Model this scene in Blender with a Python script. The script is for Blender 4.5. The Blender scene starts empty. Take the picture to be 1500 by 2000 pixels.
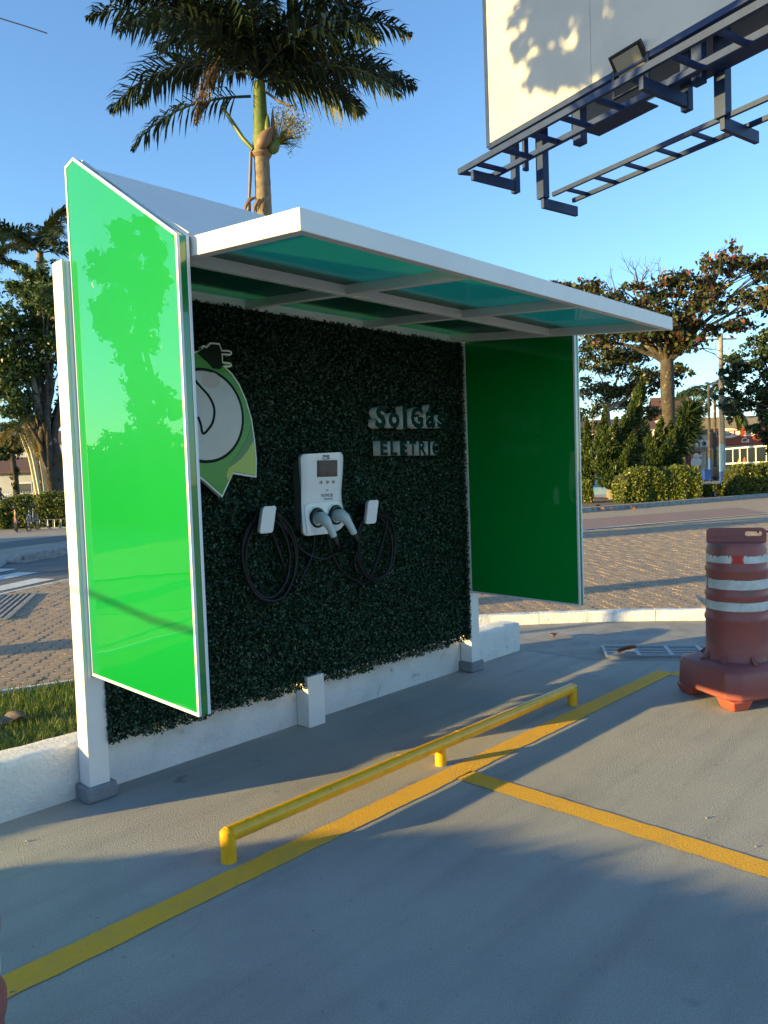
import bpy, bmesh, math, random
import numpy as np
from mathutils import Vector, Matrix
rad = math.radians
scene = bpy.context.scene
COL = scene.collection
rng = random.Random(7)
nrng = np.random.default_rng(11)

# ------------------------------------------------------------------ camera
CAM = (-1.6839, -3.7395, 1.6); YAW, PITCH, ROLL, FOC = 0.8059, -0.0469, -0.0351, 1498.64
def cam_axes():
    cy, sy = math.cos(YAW), math.sin(YAW); cp, sp = math.cos(PITCH), math.sin(PITCH)
    f = Vector((sy*cp, cy*cp, sp)); r = Vector((cy, -sy, 0)); u = r.cross(f)
    c, s = math.cos(ROLL), math.sin(ROLL)
    return c*r + s*u, -s*r + c*u, f
RV, UV, FV = cam_axes()
cd = bpy.data.cameras.new('camera'); cam = bpy.data.objects.new('camera', cd); COL.objects.link(cam)
M = Matrix((RV, UV, -FV)).transposed().to_4x4(); M.translation = Vector(CAM); cam.matrix_world = M
cd.sensor_fit = 'VERTICAL'; cd.sensor_height = 24.0; cd.lens = FOC/2000*24; cd.clip_start = .05; cd.clip_end = 3000
scene.camera = cam
def spot(u, v, d):                      # world point at photo position (u,v) and distance d along the view axis
    return Vector(CAM) + ((u-750)/FOC*RV + (1000-v)/FOC*UV + FV)*d
def base(u, v, d):                      # the same, dropped on the ground
    p = spot(u, v, d); p.z = 0; return p
def pix(p):
    q = Vector(p)-Vector(CAM); z = q.dot(FV)
    if z < .1: return None
    return 750+FOC*q.dot(RV)/z, 1000-FOC*q.dot(UV)/z, z
FLAT = Vector((FV.x, FV.y, 0)).normalized(); SIDE = Vector((RV.x, RV.y, 0)).normalized()

# ------------------------------------------------------------------ sky, sun, exposure
SUN_EL, SUN_TO = rad(8.2), Vector((-.902, .432, 0)).normalized()
world = bpy.data.worlds.new('World'); scene.world = world; world.use_nodes = True
nt = world.node_tree; nt.nodes.clear()
sky = nt.nodes.new('ShaderNodeTexSky'); sky.sky_type = 'NISHITA'; sky.sun_disc = False
sky.sun_elevation = SUN_EL; sky.sun_rotation = math.atan2(SUN_TO.x, SUN_TO.y)
sky.altitude = 0; sky.air_density = 1.0; sky.dust_density = 0.2; sky.ozone_density = 3.4
bg = nt.nodes.new('ShaderNodeBackground'); bg.inputs[1].default_value = .15
wo = nt.nodes.new('ShaderNodeOutputWorld')
nt.links.new(sky.outputs[0], bg.inputs[0]); nt.links.new(bg.outputs[0], wo.inputs[0])
sl = bpy.data.lights.new('sun', 'SUN'); sl.energy = 4.2; sl.angle = rad(.5); sl.color = (1, .73, .25)
so = bpy.data.objects.new('sun', sl); COL.objects.link(so)
sd = -(SUN_TO*math.cos(SUN_EL)+Vector((0, 0, math.sin(SUN_EL))))
so.rotation_euler = sd.to_track_quat('-Z', 'Y').to_euler(); so.location = (-20, 10, 12)
vs = scene.view_settings; vs.view_transform = 'Standard'; vs.look = 'None'; vs.gamma = 1; vs.use_curve_mapping = False
vs.exposure = 1.58

# ------------------------------------------------------------------ materials
MATS = {}
def mat(name, col, rough=.6, metal=0, col2=None, vs=6., mix=.5, bump=0, bs=150., bd=.01, coat=0, spec=.5, fine=None, sharp=False, detail=4, speck=None, coat_rough=.03):
    m = bpy.data.materials.new(name); m.use_nodes = True; MATS[name] = m
    t = m.node_tree; n = t.nodes; L = t.links; p = n['Principled BSDF']
    p.inputs['Roughness'].default_value = rough; p.inputs['Metallic'].default_value = metal
    p.inputs['Specular IOR Level'].default_value = spec
    if coat: p.inputs['Coat Weight'].default_value = coat; p.inputs['Coat Roughness'].default_value = coat_rough
    tc = n.new('ShaderNodeTexCoord')
    c = (*col, 1)
    if col2 is None: p.inputs['Base Color'].default_value = c
    else:
        nz = n.new('ShaderNodeTexNoise'); nz.inputs['Scale'].default_value = vs; nz.inputs['Detail'].default_value = detail; nz.inputs['Roughness'].default_value = .6
        L.new(tc.outputs['Object'], nz.inputs['Vector'])
        r = n.new('ShaderNodeValToRGB'); r.color_ramp.elements[0].color = c; r.color_ramp.elements[1].color = (*col2, 1)
        w = .05 if sharp else .18
        r.color_ramp.elements[0].position = mix-w; r.color_ramp.elements[1].position = mix+w
        L.new(nz.outputs['Fac'], r.inputs['Fac'])
        out = r.outputs['Color']
        if speck:
            n2 = n.new('ShaderNodeTexNoise'); n2.inputs['Scale'].default_value = speck[1]; n2.inputs['Detail'].default_value = 3
            L.new(tc.outputs['Object'], n2.inputs['Vector'])
            r2 = n.new('ShaderNodeValToRGB'); r2.color_ramp.elements[0].position = speck[2]; r2.color_ramp.elements[1].position = speck[2]+.06
            L.new(n2.outputs['Fac'], r2.inputs['Fac'])
            mx = n.new('ShaderNodeMix'); mx.data_type = 'RGBA'; L.new(r2.outputs['Color'], mx.inputs[0]); L.new(out, mx.inputs[6]); mx.inputs[7].default_value = (*speck[0], 1)
            out = mx.outputs[2]
        L.new(out, p.inputs['Base Color'])
    if bump:
        nb = n.new('ShaderNodeTexNoise'); nb.inputs['Scale'].default_value = bs; nb.inputs['Detail'].default_value = 5; nb.inputs['Roughness'].default_value = .65
        L.new(tc.outputs['Object'], nb.inputs['Vector'])
        b = n.new('ShaderNodeBump'); b.inputs['Strength'].default_value = bump; b.inputs['Distance'].default_value = bd
        L.new(nb.outputs['Fac'], b.inputs['Height']); L.new(b.outputs['Normal'], p.inputs['Normal'])
    return m
def leafmat(name, cols, trans=.25, rough=.45, spec=.4):
    m = bpy.data.materials.new(name); m.use_nodes = True; t = m.node_tree; n = t.nodes; L = t.links
    p = n['Principled BSDF']; o = n['Material Output']
    g = n.new('ShaderNodeNewGeometry'); r = n.new('ShaderNodeValToRGB')
    e = r.color_ramp.elements
    while len(e) < len(cols): e.new(.5)
    for i, (pos, c) in enumerate(cols): e[i].position = pos; e[i].color = (*c, 1)
    L.new(g.outputs['Random Per Island'], r.inputs['Fac']); L.new(r.outputs['Color'], p.inputs['Base Color'])
    p.inputs['Roughness'].default_value = rough; p.inputs['Specular IOR Level'].default_value = spec
    if trans:
        tr = n.new('ShaderNodeBsdfTranslucent'); L.new(r.outputs['Color'], tr.inputs['Color'])
        mx = n.new('ShaderNodeMixShader'); mx.inputs[0].default_value = trans
        L.new(p.outputs[0], mx.inputs[1]); L.new(tr.outputs[0], mx.inputs[2]); L.new(mx.outputs[0], o.inputs['Surface'])
    return m
WHITE = mat('white_paint', (.80, .765, .715), .45, col2=(.74, .70, .65), vs=3, bump=.05, bs=60)
WHITE_OLD = mat('white_wall_paint', (.78, .745, .70), .8, col2=(.60, .57, .53), vs=4, mix=.60, bump=.7, bs=55, bd=.014, detail=9, speck=((.44, .41, .37), 8, .66))
ALU = mat('white_aluminium', (.74, .74, .75), .35)
GREY_CEM = mat('grey_cement_paint', (.24, .245, .255), .85, col2=(.18, .185, .195), vs=9, bump=.5, bs=60)
GREEN = mat('green_acrylic', (.0, .245, .035), .3, col2=(.0, .225, .032), vs=1.2, coat=1, spec=.15, coat_rough=.004)
for _g in (GREEN,):
    _t = _g.node_tree; _n = _t.nodes.new('ShaderNodeTexNoise'); _n.inputs['Scale'].default_value = 2.2; _n.inputs['Detail'].default_value = 1.5
    _b = _t.nodes.new('ShaderNodeBump'); _b.inputs['Strength'].default_value = .12; _b.inputs['Distance'].default_value = .02
    _c = _t.nodes.new('ShaderNodeTexCoord'); _t.links.new(_c.outputs['Object'], _n.inputs['Vector']); _t.links.new(_n.outputs['Fac'], _b.inputs['Height']); _t.links.new(_b.outputs['Normal'], _t.nodes['Principled BSDF'].inputs['Coat Normal'])
GREEN_DK = mat('green_acrylic_end', (.0, .20, .035), .2, coat=1, coat_rough=.004)
TEAL = mat('teal_glazing', (.05, .26, .215), .2, col2=(.07, .31, .26), vs=2.5, bump=.06, bs=3, bd=.02, coat=1)
_t = TEAL.node_tree; _tr = _t.nodes.new('ShaderNodeBsdfTranslucent'); _tr.inputs['Color'].default_value = (.15, .56, .44, 1)
_mx = _t.nodes.new('ShaderNodeMixShader'); _mx.inputs[0].default_value = .7
_t.links.new(_t.nodes['Principled BSDF'].outputs[0], _mx.inputs[1]); _t.links.new(_tr.outputs[0], _mx.inputs[2]); _t.links.new(_mx.outputs[0], _t.nodes['Material Output'].inputs['Surface'])
LOT = mat('painted_concrete', (.50, .485, .445), .9, col2=(.455, .445, .42), vs=1.6, mix=.55, bump=1.0, bs=115, bd=.019, detail=4, speck=((.30, .29, .285), 3.1, .68), spec=.3)
def wear(m, scale, lo, dark, crack):
    t = m.node_tree; n = t.nodes; L = t.links; p = n['Principled BSDF']; src = p.inputs['Base Color'].links[0].from_socket
    tc = n.new('ShaderNodeTexCoord')
    nz = n.new('ShaderNodeTexNoise'); nz.inputs['Scale'].default_value = scale; nz.inputs['Detail'].default_value = 6; nz.inputs['Distortion'].default_value = .6; L.new(tc.outputs['Object'], nz.inputs['Vector'])
    r = n.new('ShaderNodeValToRGB'); r.color_ramp.elements[0].position = lo; r.color_ramp.elements[0].color = (dark,dark,dark,1); r.color_ramp.elements[1].position = lo+.22; r.color_ramp.elements[1].color = (1,1,1,1); L.new(nz.outputs['Fac'], r.inputs['Fac'])
    mp = n.new('ShaderNodeMapping'); mp.inputs['Scale'].default_value = (.5,4.5,1); mp.inputs['Rotation'].default_value = (0,0,.25); L.new(tc.outputs['Object'], mp.inputs['Vector'])
    n2 = n.new('ShaderNodeTexNoise'); n2.inputs['Scale'].default_value = 1.6; n2.inputs['Detail'].default_value = 7; L.new(mp.outputs['Vector'], n2.inputs['Vector'])
    r2 = n.new('ShaderNodeValToRGB'); r2.color_ramp.elements[0].position = .34; r2.color_ramp.elements[0].color = (.88,.88,.89,1); r2.color_ramp.elements[1].position = .52; r2.color_ramp.elements[1].color = (1,1,1,1); L.new(n2.outputs['Fac'], r2.inputs['Fac'])
    vo = n.new('ShaderNodeTexVoronoi'); vo.feature = 'DISTANCE_TO_EDGE'; vo.inputs['Scale'].default_value = .42
    ad = n.new('ShaderNodeMix'); ad.data_type = 'RGBA'; ad.inputs[0].default_value = .12; n3 = n.new('ShaderNodeTexNoise'); n3.inputs['Scale'].default_value = 3.5; n3.inputs['Detail'].default_value = 5; L.new(tc.outputs['Object'], n3.inputs['Vector']); L.new(tc.outputs['Object'], ad.inputs[6]); L.new(n3.outputs['Color'], ad.inputs[7]); L.new(ad.outputs[2], vo.inputs['Vector'])
    r3 = n.new('ShaderNodeValToRGB'); r3.color_ramp.elements[0].position = .0; r3.color_ramp.elements[0].color = (crack,crack,crack,1); r3.color_ramp.elements[1].position = .0028; r3.color_ramp.elements[1].color = (1,1,1,1); L.new(vo.outputs['Distance'], r3.inputs['Fac'])
    n4 = n.new('ShaderNodeTexNoise'); n4.inputs['Scale'].default_value = 150; n4.inputs['Detail'].default_value = 2; L.new(tc.outputs['Object'], n4.inputs['Vector'])
    r4_ = n.new('ShaderNodeValToRGB'); r4_.color_ramp.elements[0].position = .36; r4_.color_ramp.elements[0].color = (.84,.84,.85,1); r4_.color_ramp.elements[1].position = .60; r4_.color_ramp.elements[1].color = (1,1,1,1); L.new(n4.outputs['Fac'], r4_.inputs['Fac'])
    out = src
    for q in (r,r2,r3,r4_):
        mx = n.new('ShaderNodeMix'); mx.data_type = 'RGBA'; mx.blend_type = 'MULTIPLY'; mx.inputs[0].default_value = 1; L.new(out, mx.inputs[6]); L.new(q.outputs['Color'], mx.inputs[7]); out = mx.outputs[2]
    L.new(out, p.inputs['Base Color'])
wear(LOT, 1.1, .30, .86, .93)
GUT = mat('gutter_concrete', (.34, .325, .30), .9, col2=(.22, .21, .195), vs=4, bump=.7, bs=60, bd=.01, detail=8)
YEL = mat('yellow_line_paint', (.92, .49, .03), .8, col2=(.74, .42, .085), vs=7, mix=.66, bump=1.0, bs=115, bd=.019, detail=8, speck=((.22, .19, .13), 16, .69))
YELBAR = mat('yellow_gloss_paint', (.84, .41, .006), .38, col2=(.64, .31, .012), vs=14, mix=.64, bump=.25, bs=30, coat=.2, speck=((.20, .13, .06), 26, .70))
ASPH = mat('asphalt', (.095, .097, .102), .9, col2=(.14, .135, .128), vs=2, bump=.5, bs=60)
SANDY = mat('sandy_pavement', (.36, .30, .235), .9, col2=(.26, .22, .18), vs=1.5, bump=.4, bs=30)
ROADPAV = mat('far_block_paving', (.38, .285, .195), .9, col2=(.30, .23, .165), vs=3, bump=.8, bs=14, bd=.03)
PAVER = mat('concrete_paver', (.38, .27, .175), .9, col2=(.27, .195, .135), vs=3.3, mix=.5, bump=.5, bs=120, bd=.006, detail=7)
PAVSAND = mat('paver_joint_sand', (.05, .042, .035), 1)
REDBRICK = mat('red_block_paving', (.28, .17, .135), .9, col2=(.22, .145, .12), vs=6, bump=.6, bs=14, bd=.02)
KERBW = mat('whitewashed_kerb', (.78, .77, .74), .85, col2=(.45, .42, .38), vs=9, mix=.68, bump=.7, bs=40, bd=.012, detail=8)
KERBG = mat('old_kerb_stone', (.36, .35, .33), .9, col2=(.19, .185, .18), vs=7, bump=.7, bs=30, bd=.02, detail=8)
ROADW = mat('road_white_paint', (.62, .61, .58), .8, col2=(.36, .34, .31), vs=6, mix=.66, bump=.4, bs=60, detail=8)
SOIL = mat('soil', (.10, .065, .035), 1, col2=(.17, .12, .07), vs=2.2, bump=.5, bs=20)
LAWN = mat('lawn_ground', (.07, .11, .025), 1, col2=(.12, .10, .045), vs=2.5, bump=.6, bs=60)
STEEL_NAVY = mat('navy_steel', (.016, .040, .125), .5, col2=(.010, .026, .085), vs=5, spec=.3)
BOARD = mat('billboard_sheet', (.50, .49, .45), .6, col2=(.42, .41, .375), vs=.9, mix=.6, bump=.12, bs=2.5, bd=.04, detail=8)
BOARDBACK = mat('billboard_back', (.36, .37, .37), .5)
BLACK = mat('black_plastic', (.012, .012, .013), .35)
RUBBER = mat('black_cable_rubber', (.009, .010, .011), .5, spec=.3)
CHG = mat('charger_white', (.80, .80, .81), .32, coat=.3)
PLUGC = mat('plug_grey', (.50, .58, .60), .4)
SCREEN = mat('screen_glass', (.10, .085, .065), .05, col2=(.03, .035, .04), vs=9, coat=1)
GREYBTN = mat('button_metal', (.3, .3, .31), .3, metal=.8)
INK = mat('printed_ink', (.04, .045, .05), .5)
LED = bpy.data.materials.new('led_ring'); LED.use_nodes = True
LED.node_tree.nodes['Principled BSDF'].inputs['Base Color'].default_value = (.5, .72, .68, 1)
LED.node_tree.nodes['Principled BSDF'].inputs['Emission Color'].default_value = (.2, 1, .8, 1)
LED.node_tree.nodes['Principled BSDF'].inputs['Emission Strength'].default_value = .04
LETTER = mat('letter_face', (.002, .030, .021), .5, spec=.08)
LETSIDE = mat('letter_side', (.78, .82, .80), .5)
EMW = mat('emblem_white', (.74, .76, .73), .45)
EMG = mat('emblem_green', (.02, .24, .008), .4, col2=(.03, .29, .012), vs=4, coat=.15)
EMG2 = mat('emblem_mid_green', (.04, .20, .05), .4, coat=.15)
EML = mat('emblem_lime', (.36, .48, .08), .4, coat=.15)
EMD = mat('emblem_grey_disc', (.46, .465, .475), .3, col2=(.40, .405, .415), vs=5, coat=.3)
EMK = mat('emblem_dark', (.004, .014, .009), .5, spec=.12)
BARREL = mat('barrel_faded_red', (.285, .078, .07), .45, col2=(.22, .066, .062), vs=4, mix=.55, bump=.12, bs=24, detail=8, speck=((.17, .085, .075), 9, .62))
BARRELO = mat('barrel_sunlit_red', (.42, .085, .05), .42, col2=(.42, .08, .05), vs=5)  # for the feet: sunlight put into the colour, brighter than the body red
TAPE = mat('white_reflective_tape', (.56, .60, .585), .35, col2=(.34, .35, .33), vs=11, mix=.60, detail=8, speck=((.2, .2, .19), 30, .72))
TAPER_ = mat('red_reflective_tape', (.42, .02, .015), .35)
TRUNK = mat('tree_bark', (.10, .078, .055), .9, col2=(.04, .032, .025), vs=2.6, bump=1, bs=7, bd=.12, detail=8, speck=((.30, .26, .19), 1.7, .62))
TRUNKP = mat('pale_bark', (.30, .25, .18), .9, col2=(.14, .115, .08), vs=3, bump=1, bs=9, bd=.08, detail=8, speck=((.08, .085, .04), 2.3, .62))
PALMTR = mat('palm_trunk', (.30, .23, .15), .9, col2=(.15, .115, .08), vs=7, bump=.6, bs=18, bd=.02)
SHAFT = mat('palm_crownshaft', (.17, .21, .035), .45, col2=(.07, .11, .025), vs=3, detail=3)
SPATHE = mat('palm_spathe', (.25, .16, .09), .6, col2=(.18, .11, .07), vs=5)
DEADF = leafmat('dead_frond', [(0, (.10, .06, .035)), (1, (.22, .15, .09))], .1)
PALMLF = leafmat('royal_palm_leaf', [(0, (.010, .022, .009)), (.7, (.019, .037, .012)), (1, (.04, .06, .018))], .10, rough=.5)
PALMLF2 = leafmat('feather_palm_leaf', [(0, (.03, .06, .015)), (.7, (.06, .09, .02)), (1, (.12, .12, .03))], .25)
PALMYEL = leafmat('yellowing_palm_leaf', [(0, (.20, .16, .03)), (1, (.40, .26, .05))], .3)
FLOWER = leafmat('palm_flower', [(0, (.20, .18, .03)), (1, (.36, .28, .06))], .2)
GENLF = leafmat('broad_leaf', [(0, (.025, .05, .012)), (.6, (.05, .085, .02)), (1, (.11, .15, .035))], .25)
DARKLF = leafmat('dark_broad_leaf', [(0, (.018, .04, .016)), (.7, (.035, .065, .022)), (1, (.07, .10, .03))], .2)
ALMLF = leafmat('almond_leaf', [(0, (.03, .045, .015)), (.55, (.06, .075, .022)), (.78, (.10, .09, .03)), (.90, (.14, .07, .03)), (.975, (.24, .04, .03)), (1, (.38, .05, .04))], .25)
OLIVE = leafmat('olive_leaf', [(0, (.03, .05, .014)), (.6, (.06, .075, .022)), (1, (.13, .11, .04))], .25)
JUNI = leafmat('juniper_leaf', [(0, (.018, .04, .012)), (.6, (.045, .075, .016)), (1, (.10, .13, .022))], .15)
HEDGE = leafmat('hedge_leaf', [(0, (.035, .055, .012)), (.5, (.09, .12, .018)), (1, (.26, .27, .035))], .3)
HEDGEC = mat('hedge_dark_core', (.02, .025, .01), 1)  # solid dark core inside the hedges, added to block light
BOXW = leafmat('artificial_box_leaf', [(0, (.005, .019, .009)), (.55, (.012, .038, .018)), (.84, (.030, .080, .040)), (1, (.075, .14, .08))], 0, rough=.42, spec=.35)
BOXBACK = mat('leaf_panel_backing', (.006, .014, .008), .8)
GRASSM = leafmat('grass_blade', [(0, (.07, .13, .02)), (.6, (.13, .22, .03)), (1, (.28, .27, .07))], .35)
DEADL = leafmat('dry_leaf', [(0, (.14, .06, .03)), (1, (.32, .14, .07))], .1)
CREAM = mat('cream_wall', (.58, .53, .42), .8, col2=(.50, .46, .37), vs=2)
PALEW = mat('pale_wall', (.44, .44, .43), .8, col2=(.36, .36, .355), vs=1.2)
ROOFT = mat('roof_tiles', (.30, .25, .17), .9, col2=(.20, .165, .115), vs=9, bump=.8, bs=9, bd=.05)
ROOFR = mat('dark_red_roof', (.14, .06, .04), .9, col2=(.09, .045, .035), vs=3)
SIGNRED = mat('red_sign', (.33, .06, .028), .55, col2=(.24, .045, .022), vs=3)
SIGNW = mat('sign_white', (.75, .72, .62), .6)
BLUESIGN = mat('blue_sign', (.03, .05, .22), .5)
ORANGE = mat('orange_board', (.55, .22, .05), .6)
GLASS_DK = mat('dark_window', (.02, .025, .028), .08, coat=1)
POLE = mat('concrete_pole', (.32, .27, .21), .85, col2=(.22, .19, .15), vs=3, bump=.3, bs=20)
POLEBLUE = mat('blue_pole_paint', (.16, .33, .50), .7, col2=(.40, .38, .30), vs=3, mix=.62)
POLEBLUE2 = mat('strong_blue_paint', (.02, .08, .30), .6)
BIN = mat('blue_bin_plastic', (.01, .045, .25), .45)
CARB = mat('dark_car_paint', (.015, .018, .024), .25, coat=1)
BRONZE = mat('stone_bust', (.10, .11, .115), .7)
SKIN = mat('skin', (.28, .15, .10), .6); CLOTH = mat('dark_cloth', (.02, .022, .03), .8)
OFAB = mat('orange_fabric', (.55, .11, .04), .8); YFAB = mat('yellow_fabric', (.58, .33, .05), .8)
METAL = mat('bare_metal', (.35, .36, .38), .4, metal=.7)
REDP = mat('red_frame_paint', (.35, .04, .03), .4); BLUEP = mat('blue_frame_paint', (.10, .16, .26), .4)
LENS = mat('floodlight_lens', (.26, .25, .20), .3)
TARP = mat('brown_bark_piece', (.20, .15, .125), .9, col2=(.14, .10, .085), vs=9)
WOODCR = mat('weathered_wood', (.20, .16, .12), .9)

# ------------------------------------------------------------------ mesh builder
class MB:
    def __init__(s): s.v = []; s.f = []; s.m = []
    def add(s, vs_, fs, mi=0):
        o = len(s.v); s.v += [tuple(v) for v in vs_]; s.f += [tuple(o+i for i in f) for f in fs]; s.m += [mi]*len(fs); return s
    def box(s, a, b, mi=0):
        x0, y0, z0 = a; x1, y1, z1 = b
        return s.add([(x0,y0,z0),(x1,y0,z0),(x1,y1,z0),(x0,y1,z0),(x0,y0,z1),(x1,y0,z1),(x1,y1,z1),(x0,y1,z1)],
              [(0,3,2,1),(4,5,6,7),(0,1,5,4),(1,2,6,5),(2,3,7,6),(3,0,4,7)], mi)
    def obox(s, c, ax, ay, az, mi=0):
        c, ax, ay, az = Vector(c), Vector(ax), Vector(ay), Vector(az)
        vs_ = [c+ax*i+ay*j+az*k for k in (-1,1) for (i,j) in ((-1,-1),(1,-1),(1,1),(-1,1))]
        return s.add(vs_, [(0,3,2,1),(4,5,6,7),(0,1,5,4),(1,2,6,5),(2,3,7,6),(3,0,4,7)], mi)
    def beam(s, p, q, w, h, up=(0,0,1), mi=0):
        p, q = Vector(p), Vector(q); d = q-p; L = d.length; d.normalize(); up = Vector(up) if abs(d.dot(Vector(up))) < .95 else Vector((.23092,.97297,0))
        sd_ = d.cross(up).normalized(); u2 = sd_.cross(d).normalized()
        return s.obox((p+q)/2, d*(L/2), sd_*(w/2), u2*(h/2), mi)
    def tube(s, pts, radii, n=8, mi=0, cap=True):
        pts = [Vector(p) for p in pts]
        if not hasattr(radii, '__len__'): radii = [radii]*len(pts)
        o = len(s.v); prev = None
        for i, p in enumerate(pts):
            a = pts[max(i-1,0)]; b = pts[min(i+1,len(pts)-1)]; d = (b-a).normalized()
            if prev is None:
                t = Vector((0,0,1)) if abs(d.z) < .9 else Vector((1,0,0)); prev = d.cross(t).normalized()
            e = (prev-d*prev.dot(d)).normalized(); prev = e; g = d.cross(e)
            for k in range(n):
                an = 2*math.pi*k/n; s.v.append(tuple(p+(e*math.cos(an)+g*math.sin(an))*radii[i]))
        for i in range(len(pts)-1):
            for k in range(n):
                k2 = (k+1)%n; s.f.append((o+i*n+k, o+i*n+k2, o+(i+1)*n+k2, o+(i+1)*n+k)); s.m.append(mi)
        if cap:
            s.f.append(tuple(o+k for k in range(n))[::-1]); s.m.append(mi)
            s.f.append(tuple(o+(len(pts)-1)*n+k for k in range(n))); s.m.append(mi)
        return s
    def lathe(s, prof, n=32, c=(0,0,0), mi=0):
        return s.tube([(c[0],c[1],c[2]+z) for r,z in prof], [r for r,z in prof], n, mi) if False else s._lathe(prof, n, c, mi)
    def _lathe(s, prof, n, c, mi):
        o = len(s.v)
        for r, z in prof:
            for k in range(n):
                a = 2*math.pi*k/n; s.v.append((c[0]+r*math.cos(a), c[1]+r*math.sin(a), c[2]+z))
        for i in range(len(prof)-1):
            for k in range(n):
                k2 = (k+1)%n; s.f.append((o+i*n+k, o+i*n+k2, o+(i+1)*n+k2, o+(i+1)*n+k)); s.m.append(mi)
        s.f.append(tuple(o+k for k in range(n))[::-1]); s.m.append(mi)
        s.f.append(tuple(o+(len(prof)-1)*n+k for k in range(n))); s.m.append(mi)
        return s
    def prism(s, poly, fn, d0, d1, mi=0, side=None):       # poly in 2D, fn(a,b,d) -> 3D
        n = len(poly); vs_ = [fn(a,b,d0) for a,b in poly]+[fn(a,b,d1) for a,b in poly]
        s.add(vs_, [tuple(range(n))[::-1], tuple(range(n,2*n))], mi)
        o = len(s.v)-2*n
        for i in range(n):
            j = (i+1)%n; s.f.append((o+i,o+j,o+n+j,o+n+i)); s.m.append(mi if side is None else side)
        return s
    def build(s, name, mats, parent=None, smooth=False, bevel=0, seg=2, fix=True):
        me = bpy.data.meshes.new(name); me.from_pydata(s.v, [], s.f)
        mats = mats if isinstance(mats, (list, tuple)) else [mats]
        for m in mats: me.materials.append(m)
        me.polygons.foreach_set('material_index', s.m)
        if fix:
            bm = bmesh.new(); bm.from_mesh(me); bmesh.ops.recalc_face_normals(bm, faces=bm.faces); bm.to_mesh(me); bm.free()
        if smooth: me.polygons.foreach_set('use_smooth', [True]*len(me.polygons))
        o = bpy.data.objects.new(name, me); COL.objects.link(o)
        if bevel:
            b = o.modifiers.new('bevel', 'BEVEL'); b.width = bevel; b.segments = seg; b.limit_method = 'ANGLE'; b.angle_limit = rad(40)
        if smooth or bevel:
            try: me.set_sharp_from_angle(angle=rad(45))
            except Exception: pass
        if parent: attach(o, parent)
        return o
def attach(o, parent):
    o.parent = parent; o.matrix_parent_inverse = parent.matrix_basis.inverted()
def tag(o, label=None, cat=None, group=None, kind=None):
    if label: o['label'] = label
    if cat: o['category'] = cat
    if group: o['group'] = group
    if kind: o['kind'] = kind
    return o
def thing(name, label, cat, loc=(0,0,0), group=None):
    o = bpy.data.objects.new(name, None); COL.objects.link(o); o.location = loc; o.empty_display_size = .2
    return tag(o, label, cat, group)
def struct(name, mb, m, **k): return tag(mb.build(name, m, **k), kind='structure')
def copy_tree(o, parent=None):
    c = o.copy(); COL.objects.link(c)
    if parent: c.parent = parent
    for ch in list(o.children): copy_tree(ch, c)
    return c
def sheet(poly, z): return MB().add([(x,y,z) for x,y in poly], [tuple(range(len(poly)))])
def np_mesh(name, V, F, m, parent=None, mi=None):          # V (n,3), F (k,c) constant corner count
    me = bpy.data.meshes.new(name); V = np.asarray(V, np.float32); F = np.asarray(F, np.int32); k, c = F.shape
    me.vertices.add(len(V)); me.vertices.foreach_set('co', V.ravel())
    me.loops.add(k*c); me.loops.foreach_set('vertex_index', F.ravel())
    me.polygons.add(k); me.polygons.foreach_set('loop_start', np.arange(0, k*c, c, dtype=np.int32)); me.polygons.foreach_set('loop_total', np.full(k, c, np.int32))
    for x in (m if isinstance(m, (list, tuple)) else [m]): me.materials.append(x)
    if mi is not None: me.polygons.foreach_set('material_index', np.asarray(mi, np.int32))
    me.update(); me.validate()
    o = bpy.data.objects.new(name, me); COL.objects.link(o)
    if parent: attach(o, parent)
    return o
def unit(a): return a/np.maximum(np.linalg.norm(a, axis=1, keepdims=True), 1e-9)
def leaves(P, size, dirs=None, aspect=.5, normal=None, jit=.35):
    """one four-cornered leaf (bent along its middle) per point; returns V, F"""
    n = len(P); P = np.asarray(P, float)
    d = unit(nrng.normal(size=(n,3))) if dirs is None else unit(np.asarray(dirs)+nrng.normal(size=(n,3))*jit)
    r = unit(nrng.normal(size=(n,3))) if normal is None else unit(np.asarray(normal)+nrng.normal(size=(n,3))*jit)
    s = unit(np.cross(d, r)); nn = np.cross(s, d)
    L = size*(.7+.6*nrng.random((n,1)))
    a = P-d*L*.5; b = P+s*L*aspect*.5+nn*L*.08; c = P+d*L*.5; e = P-s*L*aspect*.5+nn*L*.08
    V = np.stack([a,b,c,e], 1).reshape(-1,3); F = np.arange(4*n).reshape(n,4)
    return V, F

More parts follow.
